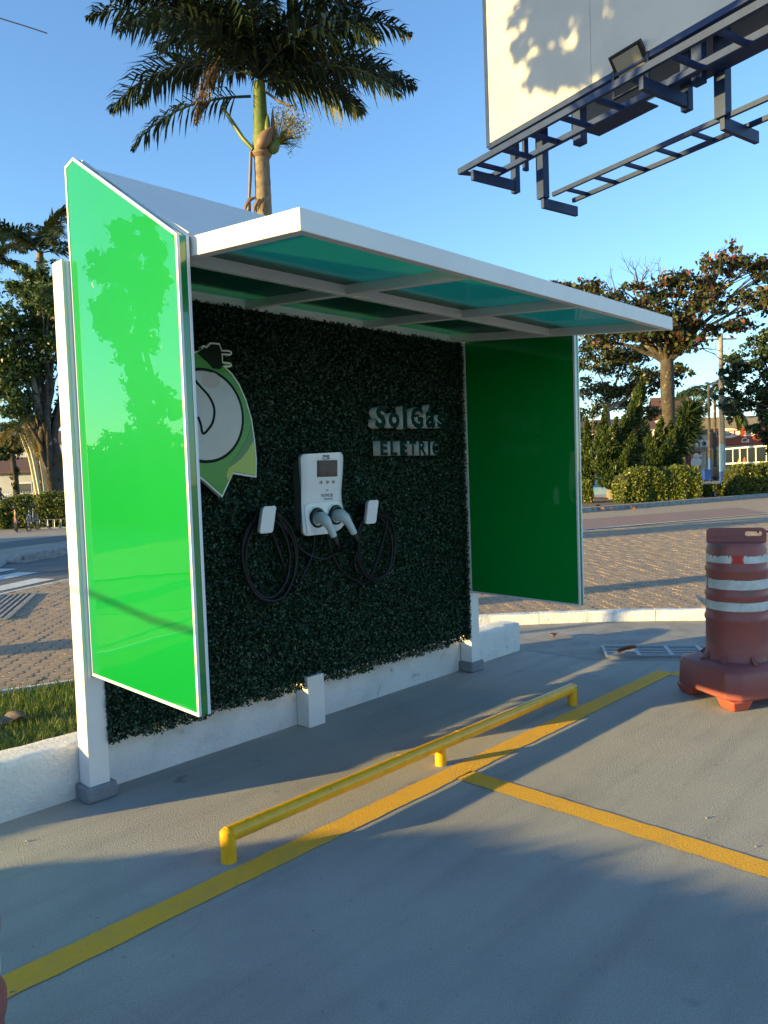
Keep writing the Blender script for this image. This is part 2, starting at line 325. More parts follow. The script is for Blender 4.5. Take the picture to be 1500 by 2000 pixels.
# ================================================================== SETTING
struct('ground', sheet([(-400,-400),(400,-400),(400,400),(-400,400)], -.03), SANDY)
lot = [(-14,-14),(12,-14),(6.25,-.72),(5.93,-.28),(5.5,.25),(5.12,.62),(4.75,.98),(4.3,1.3),(4.0,.36),(-.62,.36),(-.62,.1),(-14,.1)]
g = MB(); g.v = [(x,y,0) for x,y in lot]; g.f = [tuple(range(len(lot)))]; g.m = [0]
struct('parking_lot', g, LOT)
struct('gutter', sheet([(4.03,.36),(4.3,1.3),(4.75,.98),(5.12,.62),(5.5,.25),(5.93,-.28),(6.25,-.72),(7.1,-2.65),(6.2,-3.0),(5.0,-1.62),(4.6,-1.36),(4.1,-.62)], .0016), GUT)
def line(name, p, q, w, z=.003, m=YEL):
    p, q = Vector((*p,0)), Vector((*q,0)); d = (q-p); L = d.length; d.normalize(); s = Vector((-d.y,d.x,0)); n = max(4,int(L/.06)); b = MB()
    for i in range(n+1):
        c = p+d*(L*i/n)
        for k in (-1,1): v = c+s*(k*(w/2+rng.uniform(-.004,.003))); b.v.append((v.x,v.y,z))
    for i in range(n): b.f.append((2*i,2*i+1,2*i+3,2*i+2)); b.m.append(0)
    return struct(name, b, m)
line('painted_line', (-4.0,-1.14), (4.06,-1.20), .132)
line('painted_line', (1.463,-1.235), (1.43,-6.5), .132)
line('painted_line', (4.05,-1.265), (4.30,-4.8), .132)

# loose grit and specks on the lot
gv = []; gf = []
for i in range(900):
    x, y = rng.uniform(-2.2,4.6), rng.uniform(-4.2,.08); r_ = rng.uniform(.0015,.0045)*(1 if rng.random() < .93 else 2); o_ = len(gv)
    for k in range(5): q = 6.283*k/5; gv.append((x+r_*math.cos(q)*rng.uniform(.7,1.2), y+r_*math.sin(q)*rng.uniform(.7,1.2), .002))
    gv.append((x,y,.003+r_*.7)); gf += [(o_+k,o_+(k+1)%5,o_+5) for k in range(5)]
gr_ = MB(); gr_.v = gv; gr_.f = gf; gr_.m = [0]*len(gf); tag(gr_.build('grit', GUT, fix=False), kind='stuff')
# grass strip behind the wall
grass_poly = [(-9,.34),(4.0,.34),(4.25,1.25),(3.9,1.75),(1.0,2.37),(.47,2.53),(-9,5.4)]
struct('lawn', sheet(grass_poly, .002), LAWN)
kb = MB()
def strip3(b, pts, w, z0, z1, mi=0):
    for (x0,y0),(x1,y1) in zip(pts[:-1], pts[1:]):
        p, q = Vector((x0,y0,(z0+z1)/2)), Vector((x1,y1,(z0+z1)/2)); b.beam(p, q+(q-p).normalized()*.01, w, z1-z0, mi=mi)
strip3(kb, [(-9,5.44),(.47,2.57),(1.0,2.41),(3.9,1.79),(4.28,1.3)], .045, -.02, .03)
struct('grass_edging', kb, KERBW)

# paved road: zigzag interlocking blocks
road = [(-9,5.47),(.48,2.6),(1.02,2.44),(3.95,1.82),(4.35,1.36),(4.85,1.06),(5.22,.7),(5.6,.33),(6.03,-.2),(6.36,-.66),(7.4,-2.6),(30,-14),(46,-14),(46,.5),(24,4.2),(16.5,6.4),(10,8.6),(6.2,9.9),(4.12,9.52),(2.66,8.64),(-9,1.9+.6*2.6)]
road[-1] = (-9, 8.0) if False else (-9, 5.6)
struct('road_bedding', sheet(road, -.016), [ROADPAV])
def inside(x, y, poly):
    c = False; j = len(poly)-1
    for i in range(len(poly)):
        xi, yi = poly[i]; xj, yj = poly[j]
        if (yi > y) != (yj > y) and x < (xj-xi)*(y-yi)/(yj-yi)+xi: c = not c
        j = i
    return c
PL, PW, AMP = .26, .13, .013
def paver_mesh(detail=True):
    g_ = .0035
    def zig(x): return AMP*(1 if abs(x) < PL*.125 or abs(x) > PL*.375 else -1)
    xs = [-PL/2+g_, -PL*.40, -PL*.35, -PL*.15, -PL*.10, PL*.10, PL*.15, PL*.35, PL*.40, PL/2-g_]
    top = [(x, PW/2-g_+zig(x)) for x in xs]; bot = [(x, -PW/2+g_+zig(x)) for x in xs[::-1]]
    ring = top+bot; n = len(ring); b = 0.005
    def inset(p): return (p[0]*(1-2*b/PL), (p[1]-zig(p[0]))*(1-2*b/PW)+zig(p[0]))
    V = [(x,y,-.02) for x,y in ring]+[(x,y,-.0035) for x,y in ring]+[(*inset(p),0) for p in ring]
    F = [tuple(range(2*n,3*n))[::-1]]
    for i in range(n):
        j = (i+1)%n; F += [(i,n+i,n+j,j),(n+i,2*n+i,2*n+j,n+j)]
    return V, F
pv, pf = paver_mesh()
ang = rad(48); ca, sa = math.cos(ang), math.sin(ang)
cells = []
for r_ in range(-170, 120):
    for c_ in range(-60, 90):
        lx = c_*PL+(PL/2 if r_%2 else 0); ly = r_*PW
        x, y = lx*ca-ly*sa+2.0, lx*sa+ly*ca+1.0
        if not inside(x, y, road): continue
        if -9 < x and (x-2.0)**2 < .0: continue
        q = pix((x,y,0))
        if q is None or q[2] > 21 or q[0] < -120 or q[0] > 1620: continue
        if 1.52 < x < 2.05 and 6.3 < y < 7.6: pass
        vis = (q[0] < 152 or (q[0] > 925 and q[1] < 1245)) and -8 < q[0] < 1508
        area = 1/(q[2]**3)
        cells.append((vis, area, x, y, q))
cells.sort(key=lambda t: (-t[0], -t[1]))
pr = thing('paved_road', None, None); pr['kind'] = 'structure'
pme = None; rest_v = []; rest_f = []
for i, (vis, ar, x, y, q) in enumerate(cells):
    z = rng.uniform(-.004,.002); rz = ang+rng.uniform(-.015,.015); tx, ty = rng.uniform(-.010,.010), rng.uniform(-.010,.010)
    if i < 300:
        if pme is None:
            o = MB().add(pv, pf).build('paver', PAVER, pr); pme = o.data
        else:
            o = bpy.data.objects.new('paver', pme); COL.objects.link(o); attach(o, pr)
        o.location = (x,y,z); o.rotation_euler = (tx,ty,rz)
    else:
        mt = Matrix.Translation((x,y,z)) @ Matrix.Rotation(rz,4,'Z') @ Matrix.Rotation(tx,4,'X') @ Matrix.Rotation(ty,4,'Y')
        o_ = len(rest_v); rest_v += [tuple(mt @ Vector(v)) for v in pv]; rest_f += [tuple(o_+k for k in f) for f in pf]
rb = MB(); rb.v = rest_v; rb.f = rest_f; rb.m = [0]*len(rest_f)
tag(rb.build('paver_field', PAVER, pr, fix=False), kind='stuff')
line('painted_line', (11.0,8.18), (24.5,4.1), .13, .003, ROADW); line('painted_line', (24.5,4.1), (44,-1.2), .13, .003, ROADW)
struct('red_brick_crossing', sheet([(15.2,7.0),(24.5,4.35),(27.6,6.4),(17.2,9.6)], -.006), REDBRICK)
struct('paved_road_far_side', sheet([(6.2,9.9),(10,8.66),(16.5,6.46),(24,4.26),(46,.0),(70,-8),(70,-2),(37,8.2),(24,10.7),(16,13.2)], -.012), ROADPAV)

# white kerb round the parking lot
kr = thing('kerb', None, None); kr['kind'] = 'structure'
kpts = [(4.36,1.34),(4.80,1.02),(5.17,.66),(5.55,.29),(5.98,-.24),(6.31,-.69),(6.78,-1.6),(7.25,-2.63),(8.2,-4.6)]
for (x0,y0),(x1,y1) in zip(kpts[:-1], kpts[1:]):
    p, q = Vector((x0,y0,0)), Vector((x1,y1,0)); d = (q-p); L = d.length; d.normalize(); s = Vector((-d.y,d.x,0)); b = MB(); n = 7
    prof = [(-.065,-.03),(-.06,.085),(-.045,.108),(.03,.115),(.062,.10),(.065,-.03)]
    for i in range(n+1):
        c = p+d*(L*i/n*.985+.006)
        for a_, z_ in prof:
            v = c+s*(a_+rng.uniform(-.004,.004)); b.v.append((v.x,v.y,z_+rng.uniform(-.004,.004) if z_ > 0 else z_))
    m_ = len(prof)
    for i in range(n):
        for k in range(m_-1): b.f.append((i*m_+k,(i+1)*m_+k,(i+1)*m_+k+1,i*m_+k+1)); b.m.append(0)
    b.f += [tuple(range(m_)), tuple(range(n*m_,(n+1)*m_))]; b.m += [0,0]
    b.build('kerb_stone', KERBW, kr, smooth=True)

# drain grate in the gutter: frame, bars
def grate(name, label, o, ax, ay, nb, nsplit, m=METAL):
    t = thing(name, label, 'drain grate', o); o = Vector((*o[:2],0)); ax, ay = Vector((*ax,0)), Vector((*ay,0)); z = .018
    f = MB(); w = .022
    c = [o,o+ax,o+ax+ay,o+ay]
    for i in range(4): f.beam(c[i]+Vector((0,0,z-.008)), c[(i+1)%4]+Vector((0,0,z-.008)), w, .03+.002*(i%2))
    f.build('frame', m, t)
    for i in range(1, nsplit): 
        f = MB(); p = o+ax*(i/nsplit); f.beam(p+Vector((0,0,z-.007)), p+ay+Vector((0,0,z-.007)), .035, .026); f.build('crossbar', m, t)
    for i in range(nb):
        f = MB(); p = o+ay*((i+.5)/nb); f.beam(p+Vector((0,0,z-.009)), p+ax+Vector((0,0,z-.009)), ay.length/nb*.42, .02); f.build('bar', m, t)
    MB().add([(v.x,v.y,.0075) for v in c], [(0,1,2,3)]).build('pit_dark_sheet', BLACK, t)  # flat black sheet, the darkness below the bars is put into its colour
    return t
grate('drain_grate', 'metal slotted drain grate set in the concrete gutter beside the red barrel', (4.214,-.624,0), (.62,-.87), (.30,.20), 6, 4, METAL)
grate('drain_grate', 'slotted drain grate in the block paving at the left edge, nearest the crosswalk', (1.42,6.35,0), (1.15,2.0), (.42,-.25), 6, 1, KERBG)

# road with crosswalk seen left of the shelter
struct('asphalt_road', sheet([(-14,-1.6),(2.66,8.68),(4.12,9.56),(6.2,9.94),(16,13.2),(13.5,18.2),(6.9,14.75),(4.45,13.7),(-14,3.0)], -.010), ASPH)
line('painted_line', (-1.0,6.5), (2.66,8.66), .10, .0, ROADW); line('painted_line', (2.66,8.66), (4.9,9.9), .10, .0, ROADW)
dr = Vector((.862,.507,0)); dn = Vector((-.507,.862,0)); o0 = Vector((2.5,8.75,0))
cells_ = [(.10,.60,[(-1.8,.35),(.45,1.85)]), (1.15,1.65,[(-1.6,1.0),(1.1,2.75)]), (2.1,2.6,[(-1.5,1.5),(1.6,3.35)]), (3.0,3.4,[(-1.4,2.0),(2.1,3.9)])]
for a0, a1, segs in cells_:
    for s0, s1 in segs:
        b = MB(); pts = [o0+dr*s0+dn*a0, o0+dr*(s1-.05)+dn*(a0+.02), o0+dr*s1+dn*a1, o0+dr*(s0+.04)+dn*(a1-.03)]
        b.add([(p.x,p.y,-.004) for p in pts], [(0,1,2,3)]); struct('crosswalk_stripe', b, ROADW)
fk = thing('far_kerb', None, None); fk['kind'] = 'structure'
fp = [base(-60,1106,13.4), Vector((4.45,13.75,0)), Vector((4.95,14.0,0)), Vector((6.4,14.8,0)), Vector((8.6,16.0,0)), Vector((11.2,17.3,0))]
fh = [.05,.05,.13,.17,.17,.17]
for i in range(5):
    p, q = fp[i], fp[i+1]; d = (q-p).normalized(); s = Vector((-d.y,d.x,0))*.16; b = MB(); e = d*.02
    vs_ = [p+e-s, q-e-s, q-e+s, p+e+s]; hs = [fh[i],fh[i+1],fh[i+1],fh[i]]
    b.add([(v.x,v.y,-.02) for v in vs_]+[(v.x,v.y,h) for v,h in zip(vs_,hs)], [(0,3,2,1),(4,5,6,7),(0,1,5,4),(1,2,6,5),(2,3,7,6),(3,0,4,7)])
    b.build('kerb_stone', KERBG, fk, bevel=.03)
struct('plaza_pavement', sheet([(-14,3.4),(4.4,13.95),(6.8,15.0),(11.2,17.5),(22,24),(16,34),(8,31),(-14,22)], .006), SANDY)
struct('plaza_asphalt_patch', sheet([(4,17.0),(16,22.3),(17.5,24.6),(3,19.0)], .010), ASPH)
grate('drain_grate', 'small slotted drain grate behind the far kerb left of the shelter', tuple(base(44,1084,16.6)), (1.25,.75), (-.35,.55), 9, 1, KERBG)
struct('plaza_lawn', sheet([tuple(base(-200,1030,30).xy), tuple(base(200,1026,30).xy), tuple(base(260,985,60).xy), tuple(base(-300,985,60).xy)], .012), LAWN)
# right far side
kf = MB(); strip3(kf, [(11.0,14.6),(17,12.9),(24.05,10.7),(30,9.5),(36.8,8.2),(60,3.5)], .35, -.02, .16)
struct('far_kerb', kf, KERBG)
struct('garden_soil', sheet([(16,13.4),(24.1,10.95),(36.8,8.5),(60,3.8),(60,13),(40,18),(22,22)], .02), SOIL)
struct('side_road', sheet([(38,17.5),(62,11.5),(100,10),(100,60),(44,60)], .012), ASPH)
struct('shop_pavement', sheet([tuple(base(1240,936,66).xy), tuple(base(1500,932,66).xy), tuple(base(1640,920,85).xy), tuple(base(1150,925,90).xy)], .03), SANDY)
struct('pale_path', sheet([tuple(base(1130,968,42).xy), tuple(base(1235,966,42).xy), tuple(base(1250,957,50).xy), tuple(base(1120,957,50).xy)], .03), PALEW)

# grass blades
gp = []
while len(gp) < 26000:
    x, y = rng.uniform(-1.2,4.1), rng.uniform(.36,3.1)
    if inside(x,y,grass_poly) and (x < 1.4 or rng.random() < .35): gp.append((x,y,0))
gp = np.array(gp); n = len(gp); h = (.025+.045*nrng.random((n,1)))*(1+.6*(gp[:,1:2] > 1.7))
le = nrng.normal(size=(n,3))*.35; le[:,2] = 1; a_ = nrng.random(n)*6.28; wv = np.stack([np.cos(a_),np.sin(a_),0*a_],1)*.0035
tip = gp+le*h; tip[:,2] = h[:,0]
tag(np_mesh('grass', np.stack([gp-wv,gp+wv,tip],1).reshape(-1,3), np.arange(3*n).reshape(n,3), GRASSM), kind='stuff')
# bark piece lying on the grass
b = MB(); N_ = 10
for i in range(N_+1):
    t = i/N_; x = -.02+.36*t; z = .05+.028*math.sin(t*7+1)-.05*max(0,t-.85)*6
    for k in (0,1): b.v.append((x-.02*k, 1.74-.34*t*.5+(.11+.03*math.sin(t*9))*k, z+.012*k))
for i in range(N_): b.f.append((2*i,2*i+1,2*i+3,2*i+2)); b.m.append(0)
o = b.build('palm_bark_piece', TARP, smooth=True); so_ = o.modifiers.new('thickness','SOLIDIFY'); so_.thickness = .01
tag(o, 'curled brown piece of dry bark lying on the shaded grass behind the low wall', 'bark')

# ================================================================== LOW WALL
def wall_run(name, x0, x1, h0, h1, label, round_end=False):
    b = MB(); n = max(6, int((x1-x0)/.06)); prof = [(.125,-.02),(.12,.06),(.121,.13),(.119,.19),(.119,.25),(.124,.270),(.134,.279),(.19,.283),(.25,.284),(.33,.281),(.347,.268),(.35,-.02)]
    m_ = len(prof)
    for i in range(n+1):
        x = x0+(x1-x0)*i/n; h = h0+(h1-h0)*i/n
        for k,(y,z) in enumerate(prof):
            j = .0028 if z > 0 else 0
            zz = z*h/.28+rng.uniform(-j,j) if z > 0 else z
            b.v.append((x+(rng.uniform(-.004,.004) if 0 < i < n else 0), y+rng.uniform(-j,j), zz))
    for i in range(n):
        for k in range(m_-1): b.f.append((i*m_+k,(i+1)*m_+k,(i+1)*m_+k+1,i*m_+k+1)); b.m.append(0)
    b.f += [tuple(range(m_)), tuple(range(n*m_,(n+1)*m_))]; b.m += [0,0]
    return tag(b.build(name, WHITE_OLD, smooth=True), label, 'wall')
wall_run('low_wall', -.62, 4.03, .282, .25, 'low whitewashed masonry wall running under the leaf panel and past both posts')

# ================================================================== SHELTER
SH = thing('charging_shelter', 'white and green bus-stop style charging shelter with a dark leaf-covered back wall', 'shelter', (1.6,0,0))
PW_ = .110; XL = 3.170
for x in (0, XL):
    b = MB(); b.box((x,0,.06),(x+PW_,PW_,2.714)); b.build('post', WHITE, SH, bevel=.004)
    b = MB(); pts = []
    o = b.box((x-.024,-.02,0),(x+.14,PW_+.01,.082)).build('post_footing', GREY_CEM, SH, bevel=.012)
b = MB(); b.box((1.452,0,.0),(1.592,.118,.33)); b.build('support_stub', WHITE, SH, bevel=.004)
# side wings: green panels in aluminium frames
prof = [(-.006,.648),(-.98,.624),(-.98,2.610),(-.100,3.180),(-.006,3.162)]
def inset_poly(P, d):
    n = len(P); out = []
    A = sum(P[i][0]*P[(i+1)%n][1]-P[(i+1)%n][0]*P[i][1] for i in range(n)); sg = 1 if A > 0 else -1
    for i in range(n):
        p0, p1, p2 = Vector(P[i-1]), Vector(P[i]), Vector(P[(i+1)%n])
        a = (p1-p0).normalized(); c = (p2-p1).normalized(); na = Vector((-a.y,a.x))*sg; nc = Vector((-c.y,c.x))*sg
        m_ = (na+nc); m_ = m_/max(.3, m_.dot(na)); out.append(tuple(p1+m_*d))
    return out
def wing(x0, x1):
    t = (x1-x0); inn = inset_poly(prof, .012)
    fx = lambda a,c,d: (d,a,c)
    root = MB().prism(inset_poly(prof,.004), fx, x0+.008, x1-.008).build('wing_panel', GREEN_DK, SH)
    for xa, xb in ((x0+.003, x0+.008), (x1-.008, x1-.003)):
        MB().prism(inn, fx, xa, xb).build('face_sheet', GREEN, root)
    n = len(prof); inn = inset_poly(prof, .014)
    for xa, xb in ((x0, x0+.0135), (x1-.0135, x1)):
        for i in range(n):
            j = (i+1)%n
            if i in (0,1,2,3,4):
                b = MB(); q = [prof[i],prof[j],inn[j],inn[i]]
                b.prism(q, fx, xa, xb); b.build('frame_rail', ALU, root, bevel=.001)
    return root
wing(.037, .095); wing(3.171, 3.229)
b = MB(); b.box((.020,-.005,.62),(.0365,-.0003,2.705)); b.build('hinge_strip', ALU, SH)
# canopy: glazed grid tilted a little down towards the front
CT = lambda y: 2.552+(y+1.66)*.0905
def can(x, y, dz): return (x, y, CT(y)-dz)
def hexa(b, q, d0, d1, mi=0):            # quad of (x,y) with depths below the canopy top
    b.add([can(x,y,d1) for x,y in q]+[can(x,y,d0) for x,y in q], [(0,3,2,1),(4,5,6,7),(0,1,5,4),(1,2,6,5),(2,3,7,6),(3,0,4,7)], mi); return b
def xr(y): return 3.168+(-.98-y)*.078
YF, YB = -1.66, .03; XA = .110
CN = bpy.data.objects.new('canopy', None); COL.objects.link(CN); CN.location = (1.6,-.8,2.6); attach(CN, SH)
B = lambda q, d0, d1, nm, m=WHITE, bv=.003: hexa(MB(), q, d0, d1).build(nm, m, CN, bevel=bv)
B([(XA,YF),(xr(YF),YF),(xr(YF+.05),YF+.05),(XA,YF+.05)], 0, .082, 'fascia')
B([(XA,YF+.0505),(XA+.05,YF+.0505),(XA+.05,YB),(XA,YB)], .0005, .0815, 'fascia')
B([(xr(YF+.05)-.05,YF+.0505),(xr(YF+.05),YF+.0505),(xr(YB),YB),(xr(YB)-.05,YB)], .0005, .0815, 'fascia')
B([(XA,YB+.0005),(xr(YB),YB+.0005),(xr(YB),YB+.055),(XA,YB+.055)], 0, .082, 'rear_beam')
ym = -.80
B([(XA+.0505,ym-.025),(xr(ym)-.0505,ym-.025),(xr(ym)-.0505,ym+.025),(XA+.0505,ym+.025)], .012, .080, 'long_beam')
xs_ = [XA+.05+(xr(ym)-.1-XA)*k/3 for k in (1,2)]
for x in xs_:
    B([(x-.022,YF+.051),(x+.022,YF+.051),(x+.022,ym-.0255),(x-.022,ym-.0255)], .014, .078, 'cross_beam')
    B([(x-.022,ym+.0255),(x+.022,ym+.0255),(x+.022,YB-.001),(x-.022,YB-.001)], .014, .078, 'cross_beam')
xe = [XA+.05, xs_[0], xs_[1], None]
for r_,(ya,yb) in enumerate(((YF+.05,ym-.025),(ym+.025,YB))):
    for k in range(3):
        x0 = XA+.051 if k == 0 else xs_[k-1]+.0225; x1 = xs_[k]-.0225 if k < 2 else None
        q = [(x0,ya+.001),(x1 if x1 else xr(ya)-.053,ya+.001),(x1 if x1 else xr(yb)-.053,yb-.001),(x0,yb-.001)]
        B(q, .020, .030, 'glazing_panel', TEAL, 0)
# sloped white cowl between the wings
cw = bpy.data.objects.new('roof_cowl', None); COL.objects.link(cw); cw.location = (1.6,-.5,2.8); attach(cw, SH)
x0, x1 = .0965, 3.1695
def slab(ya,za,yb,zb,th,nm):
    d = Vector((yb-ya, zb-za)).normalized(); nn = Vector((-d.y,d.x))*th
    MB().prism([(ya,za),(yb,zb),(yb+nn.x,zb+nn.y),(ya+nn.x,za+nn.y)], lambda a,c,d_: (d_,a,c), x0, x1).build(nm, WHITE, cw)
slab(-.975,2.615-.03+.042,-.105,3.152,-.02,'cowl_sheet'); slab(-.100,3.150,-.012,3.132,-.02,'cowl_sheet'); slab(-.01,3.128,-.01,2.72,-.02,'back_sheet')
# leaf covered back panel
b = MB(); b.box((.112,.055,.30),(3.164,.112,2.655)); b.build('back_panel', BOXBACK, SH)
npn = 190000
lx = .108+3.062*nrng.random(npn); bumpy = .5+.5*np.sin(lx*7.3)*np.sin(lx*3.1+1)
zlo = .268+.008*np.sin(lx*9)+.007*np.sin(lx*23+2)+.02*nrng.random(npn)**3
lz = zlo+(2.632-zlo)*nrng.random(npn)
cl = np.sin(lx*61+3*np.sin(lz*17))*np.sin(lz*57+2*np.sin(lx*23))
ly = .058-.034*nrng.random(npn)**.7-.010*cl
P = np.stack([lx,ly,lz],1)
keep = np.ones(npn, bool)
for hx, hz, hr in ((1.714,.892,.042),(1.974,.868,.036)): keep &= ((lx-hx)**2/1.3+(lz-hz)**2*2.2) > hr**2
P = P[keep]
nrm = np.tile([[0,-1,.25]], (len(P),1))
V, F = leaves(P, .0175, None, .8, nrm, .8)
tag(np_mesh('leaf_wall', V, F, BOXW, SH), kind='stuff')
ne = 5200; pe = np.stack([3.128+.042*nrng.random(ne), -.008+.055*nrng.random(ne), .275+2.35*nrng.random(ne)],1)
V, F = leaves(pe, .0175, None, .8, np.tile([[.5,-1,.2]],(ne,1)), .8); tag(np_mesh('edge_leaves', V, F, BOXW, SH), kind='stuff')
# a few sprigs hanging free along the bottom edge and the sides
sp_ = []
for i in range(330):
    x = rng.uniform(.12,3.13); L_ = rng.uniform(.005,.022)
    for k in range(6): sp_.append((x+rng.gauss(0,.008), rng.uniform(-.0,.05), .275-L_*k/5+.008*math.sin(x*9)+.007*math.sin(x*23+2)))
for i in range(40):
    z = rng.uniform(.3,.62)
    for k in range(3): sp_.append((3.158+rng.uniform(-.01,.010), rng.uniform(.0,.05), z+rng.gauss(0,.01)))
for i in range(60):
    z = rng.uniform(.3,.62)
    for k in range(4): sp_.append((.115-rng.uniform(-.01,.012), rng.uniform(-.02,-.002), z+rng.gauss(0,.01)))
V, F = leaves(np.array(sp_), .015, None, .8)
tag(np_mesh('loose_sprigs', V, F, BOXW, SH), kind='stuff')

# ================================================================== CHARGER
def rrect(x0, z0, x1, z1, r, n=5):
    out = []
    for cx, cz, a0 in ((x1-r,z1-r,0),(x0+r,z1-r,90),(x0+r,z0+r,180),(x1-r,z0+r,270)):
        for k in range(n+1): a = rad(a0+90*k/n); out.append((cx+r*math.cos(a), cz+r*math.sin(a)))
    return out
CH = thing('charging_station', 'white wall-mounted double-socket car charger with a small screen on the leaf wall', 'charger', (1.57,.02,1.25))
# body: rounded outline lofted to a front that curves outward at top and bottom
ol = []
zt, zb_ = 1.752, 1.246
def face_y(z): 
    t = (z-zb_)/(zt-zb_); return -.112+.022*math.exp(-((t-.42)/.28)**2)
rows = 26; cx_ = 1.568
def half(t): return .180-.010*math.sin(math.pi*min(1,max(0,t)))**2+(-.018 if t > .95 else 0)*((t-.95)/.05)**2-(.02*((.05-t)/.05)**2 if t < .05 else 0)
b = MB(); ncol = 14
grid = []
for i in range(rows+1):
    t = i/rows; z = zb_+(zt-zb_)*t; hw = half(t); row = []
    for j in range(ncol+1):
        s_ = -1+2*j/ncol; e = max(0,(abs(s_)-.80)/.20); y = face_y(z)+.016*e**2.5
        zz = z+(.012*(s_*.5+.5)*t)-(.0)*s_+(.055*max(0,s_)**3*(1-t)**6)
        row.append(len(b.v)); b.v.append((cx_+hw*s_, y, zz))
    grid.append(row)
back = []
for i in range(rows+1):
    t = i/rows; z = b.v[grid[i][0]][2]; z2 = b.v[grid[i][-1]][2]; hw = half(t)
    back.append((len(b.v), len(b.v)+1)); b.v += [(cx_-hw*.97,-.066,z),(cx_+hw*.97,-.066,z2)]
for i in range(rows):
    for j in range(ncol): b.f.append((grid[i][j],grid[i][j+1],grid[i+1][j+1],grid[i+1][j])); b.m.append(0)
    b.f.append((back[i][0],grid[i][0],grid[i+1][0],back[i+1][0])); b.m.append(0)
    b.f.append((grid[i][-1],back[i][1],back[i+1][1],grid[i+1][-1])); b.m.append(0)
for i in (0,rows): b.f.append(tuple(grid[i])+(back[i][1],back[i][0])); b.m.append(0)
b.f.append((back[0][0],back[0][1],back[-1][1],back[-1][0])); b.m.append(0)
body = b.build('body', CHG, CH, smooth=True)
b = MB(); b.prism(rrect(1.425,1.275,1.715,1.725,.03), lambda a,c,d: (a,d,c), -.066, .03); b.build('rear_housing', mat('charger_shadow_grey', (.10,.105,.11), .5), CH)  # dark grey carries the shadow behind the front shell
def plate(name, x0, z0, x1, z1, r, m, d=.004, parent=CH, off=.0012):
    zc = (z0+z1)/2; y = face_y(zc); sl = (face_y(z1)-face_y(z0))/(z1-z0)
    return MB().prism(rrect(x0,z0,x1,z1,r), lambda a,c,q: (a, face_y(zc)+sl*(c-zc)-off-q, c), d, -.006).build(name, m, parent)
pb = plate('display_bezel', 1.508,1.608,1.676,1.712,.006, BLACK)
plate('display', 1.514,1.615,1.670,1.705,.004, SCREEN, .0052, pb)
def disc(b, c, nrm, r, h, n=20, mi=0):
    c, nrm = Vector(c), Vector(nrm).normalized(); b.tube([c, c+nrm*h], r, n, mi); return b
for x in (1.543,1.597,1.648):
    p = (x, face_y(1.574)-.0005, 1.574); r_ = disc(MB(), p, (0,-1,0), .0125, .004).build('button', GREYBTN, CH)
    disc(MB(), (x,face_y(1.574)-.0035,1.574), (0,-1,0), .006, .003, 12).build('button_cap', INK, r_)
def text_obj(s, name, size_box, fn, m, depth=.0, bold=0.0, shear=0, parent=None, font_scale=1, side=None):
    """letters fitted to the box (x0,z0,x1,z1); fn(a,b,d) places them"""
    c = bpy.data.curves.new(name, 'FONT'); c.body = s; c.size = 1; c.offset = bold; c.shear = shear; c.resolution_u = 3; c.extrude = .5; c.fill_mode = 'BOTH'
    o = bpy.data.objects.new(name+'_tmp', c); COL.objects.link(o)
    dg = bpy.context.evaluated_depsgraph_get(); dg.update()
    me = bpy.data.meshes.new_from_object(o.evaluated_get(dg)); bpy.data.objects.remove(o); bpy.data.curves.remove(c)
    X = [v.co.copy() for v in me.vertices]; x0 = min(v.x for v in X); x1 = max(v.x for v in X); y0 = min(v.y for v in X); y1 = max(v.y for v in X)
    a0,b0,a1,b1 = size_box
    for v, w in zip(me.vertices, X):
        v.co = fn(a0+(w.x-x0)/(x1-x0)*(a1-a0), b0+(w.y-y0)/(y1-y0)*(b1-b0), w.z)
    me.name = name; me.materials.clear(); me.materials.append(m)
    if side is not None:
        me.materials.append(side)
        me.update()
        for p in me.polygons: p.material_index = 0 if abs(p.normal.y) > .7 else 1
    else:
        for p in me.polygons: p.material_index = 0
    r_ = bpy.data.objects.new(name, me); COL.objects.link(r_)
    if parent: attach(r_, parent)
    return r_
onf = lambda a,c,d: (a, face_y(c)-.0008-.0008*d, c)
text_obj('WEMOB', 'lettering', (1.545,1.478,1.648,1.500), onf, INK, parent=CH)
text_obj('PARKING', 'lettering', (1.568,1.460,1.648,1.473), onf, INK, parent=CH)
lg = MB(); 
for a,c,e,f_ in ((1.556,1.718,1.611,1.722),(1.556,1.741,1.611,1.745),(1.556,1.722,1.560,1.741),(1.607,1.722,1.611,1.741)): lg.box((a,face_y(1.73)-.0024,c),(e,face_y(1.73)+.004,f_))
lg.build('logo', INK, CH); text_obj('weg', 'lettering', (1.563,1.724,1.604,1.740), onf, INK, bold=.01, parent=CH)
ar = MB()
for k,(r_) in enumerate((.004,.008)):
    for sgn in (-1,1):
        pts = [(1.597+sgn*(r_*math.cos(q)), face_y(1.522)-.0012, 1.522+r_*math.sin(q)) for q in np.linspace(-.8,.8,5)]; ar.tube(pts, .0009, 5)
ar.build('contactless_symbol', INK, CH)
seam = MB(); pts = [(1.408,1.26),(1.402,1.40),(1.41,1.435),(1.44,1.447),(1.70,1.452),(1.728,1.44),(1.734,1.40),(1.733,1.33)]
seam.tube([(a,face_y(c)+.0002,c) for a,c in pts], .0013, 5); seam.build('panel_seam', mat('seam_grey', (.35,.36,.37), .6), CH)
SOCK = ((1.500,1.352),(1.662,1.360))
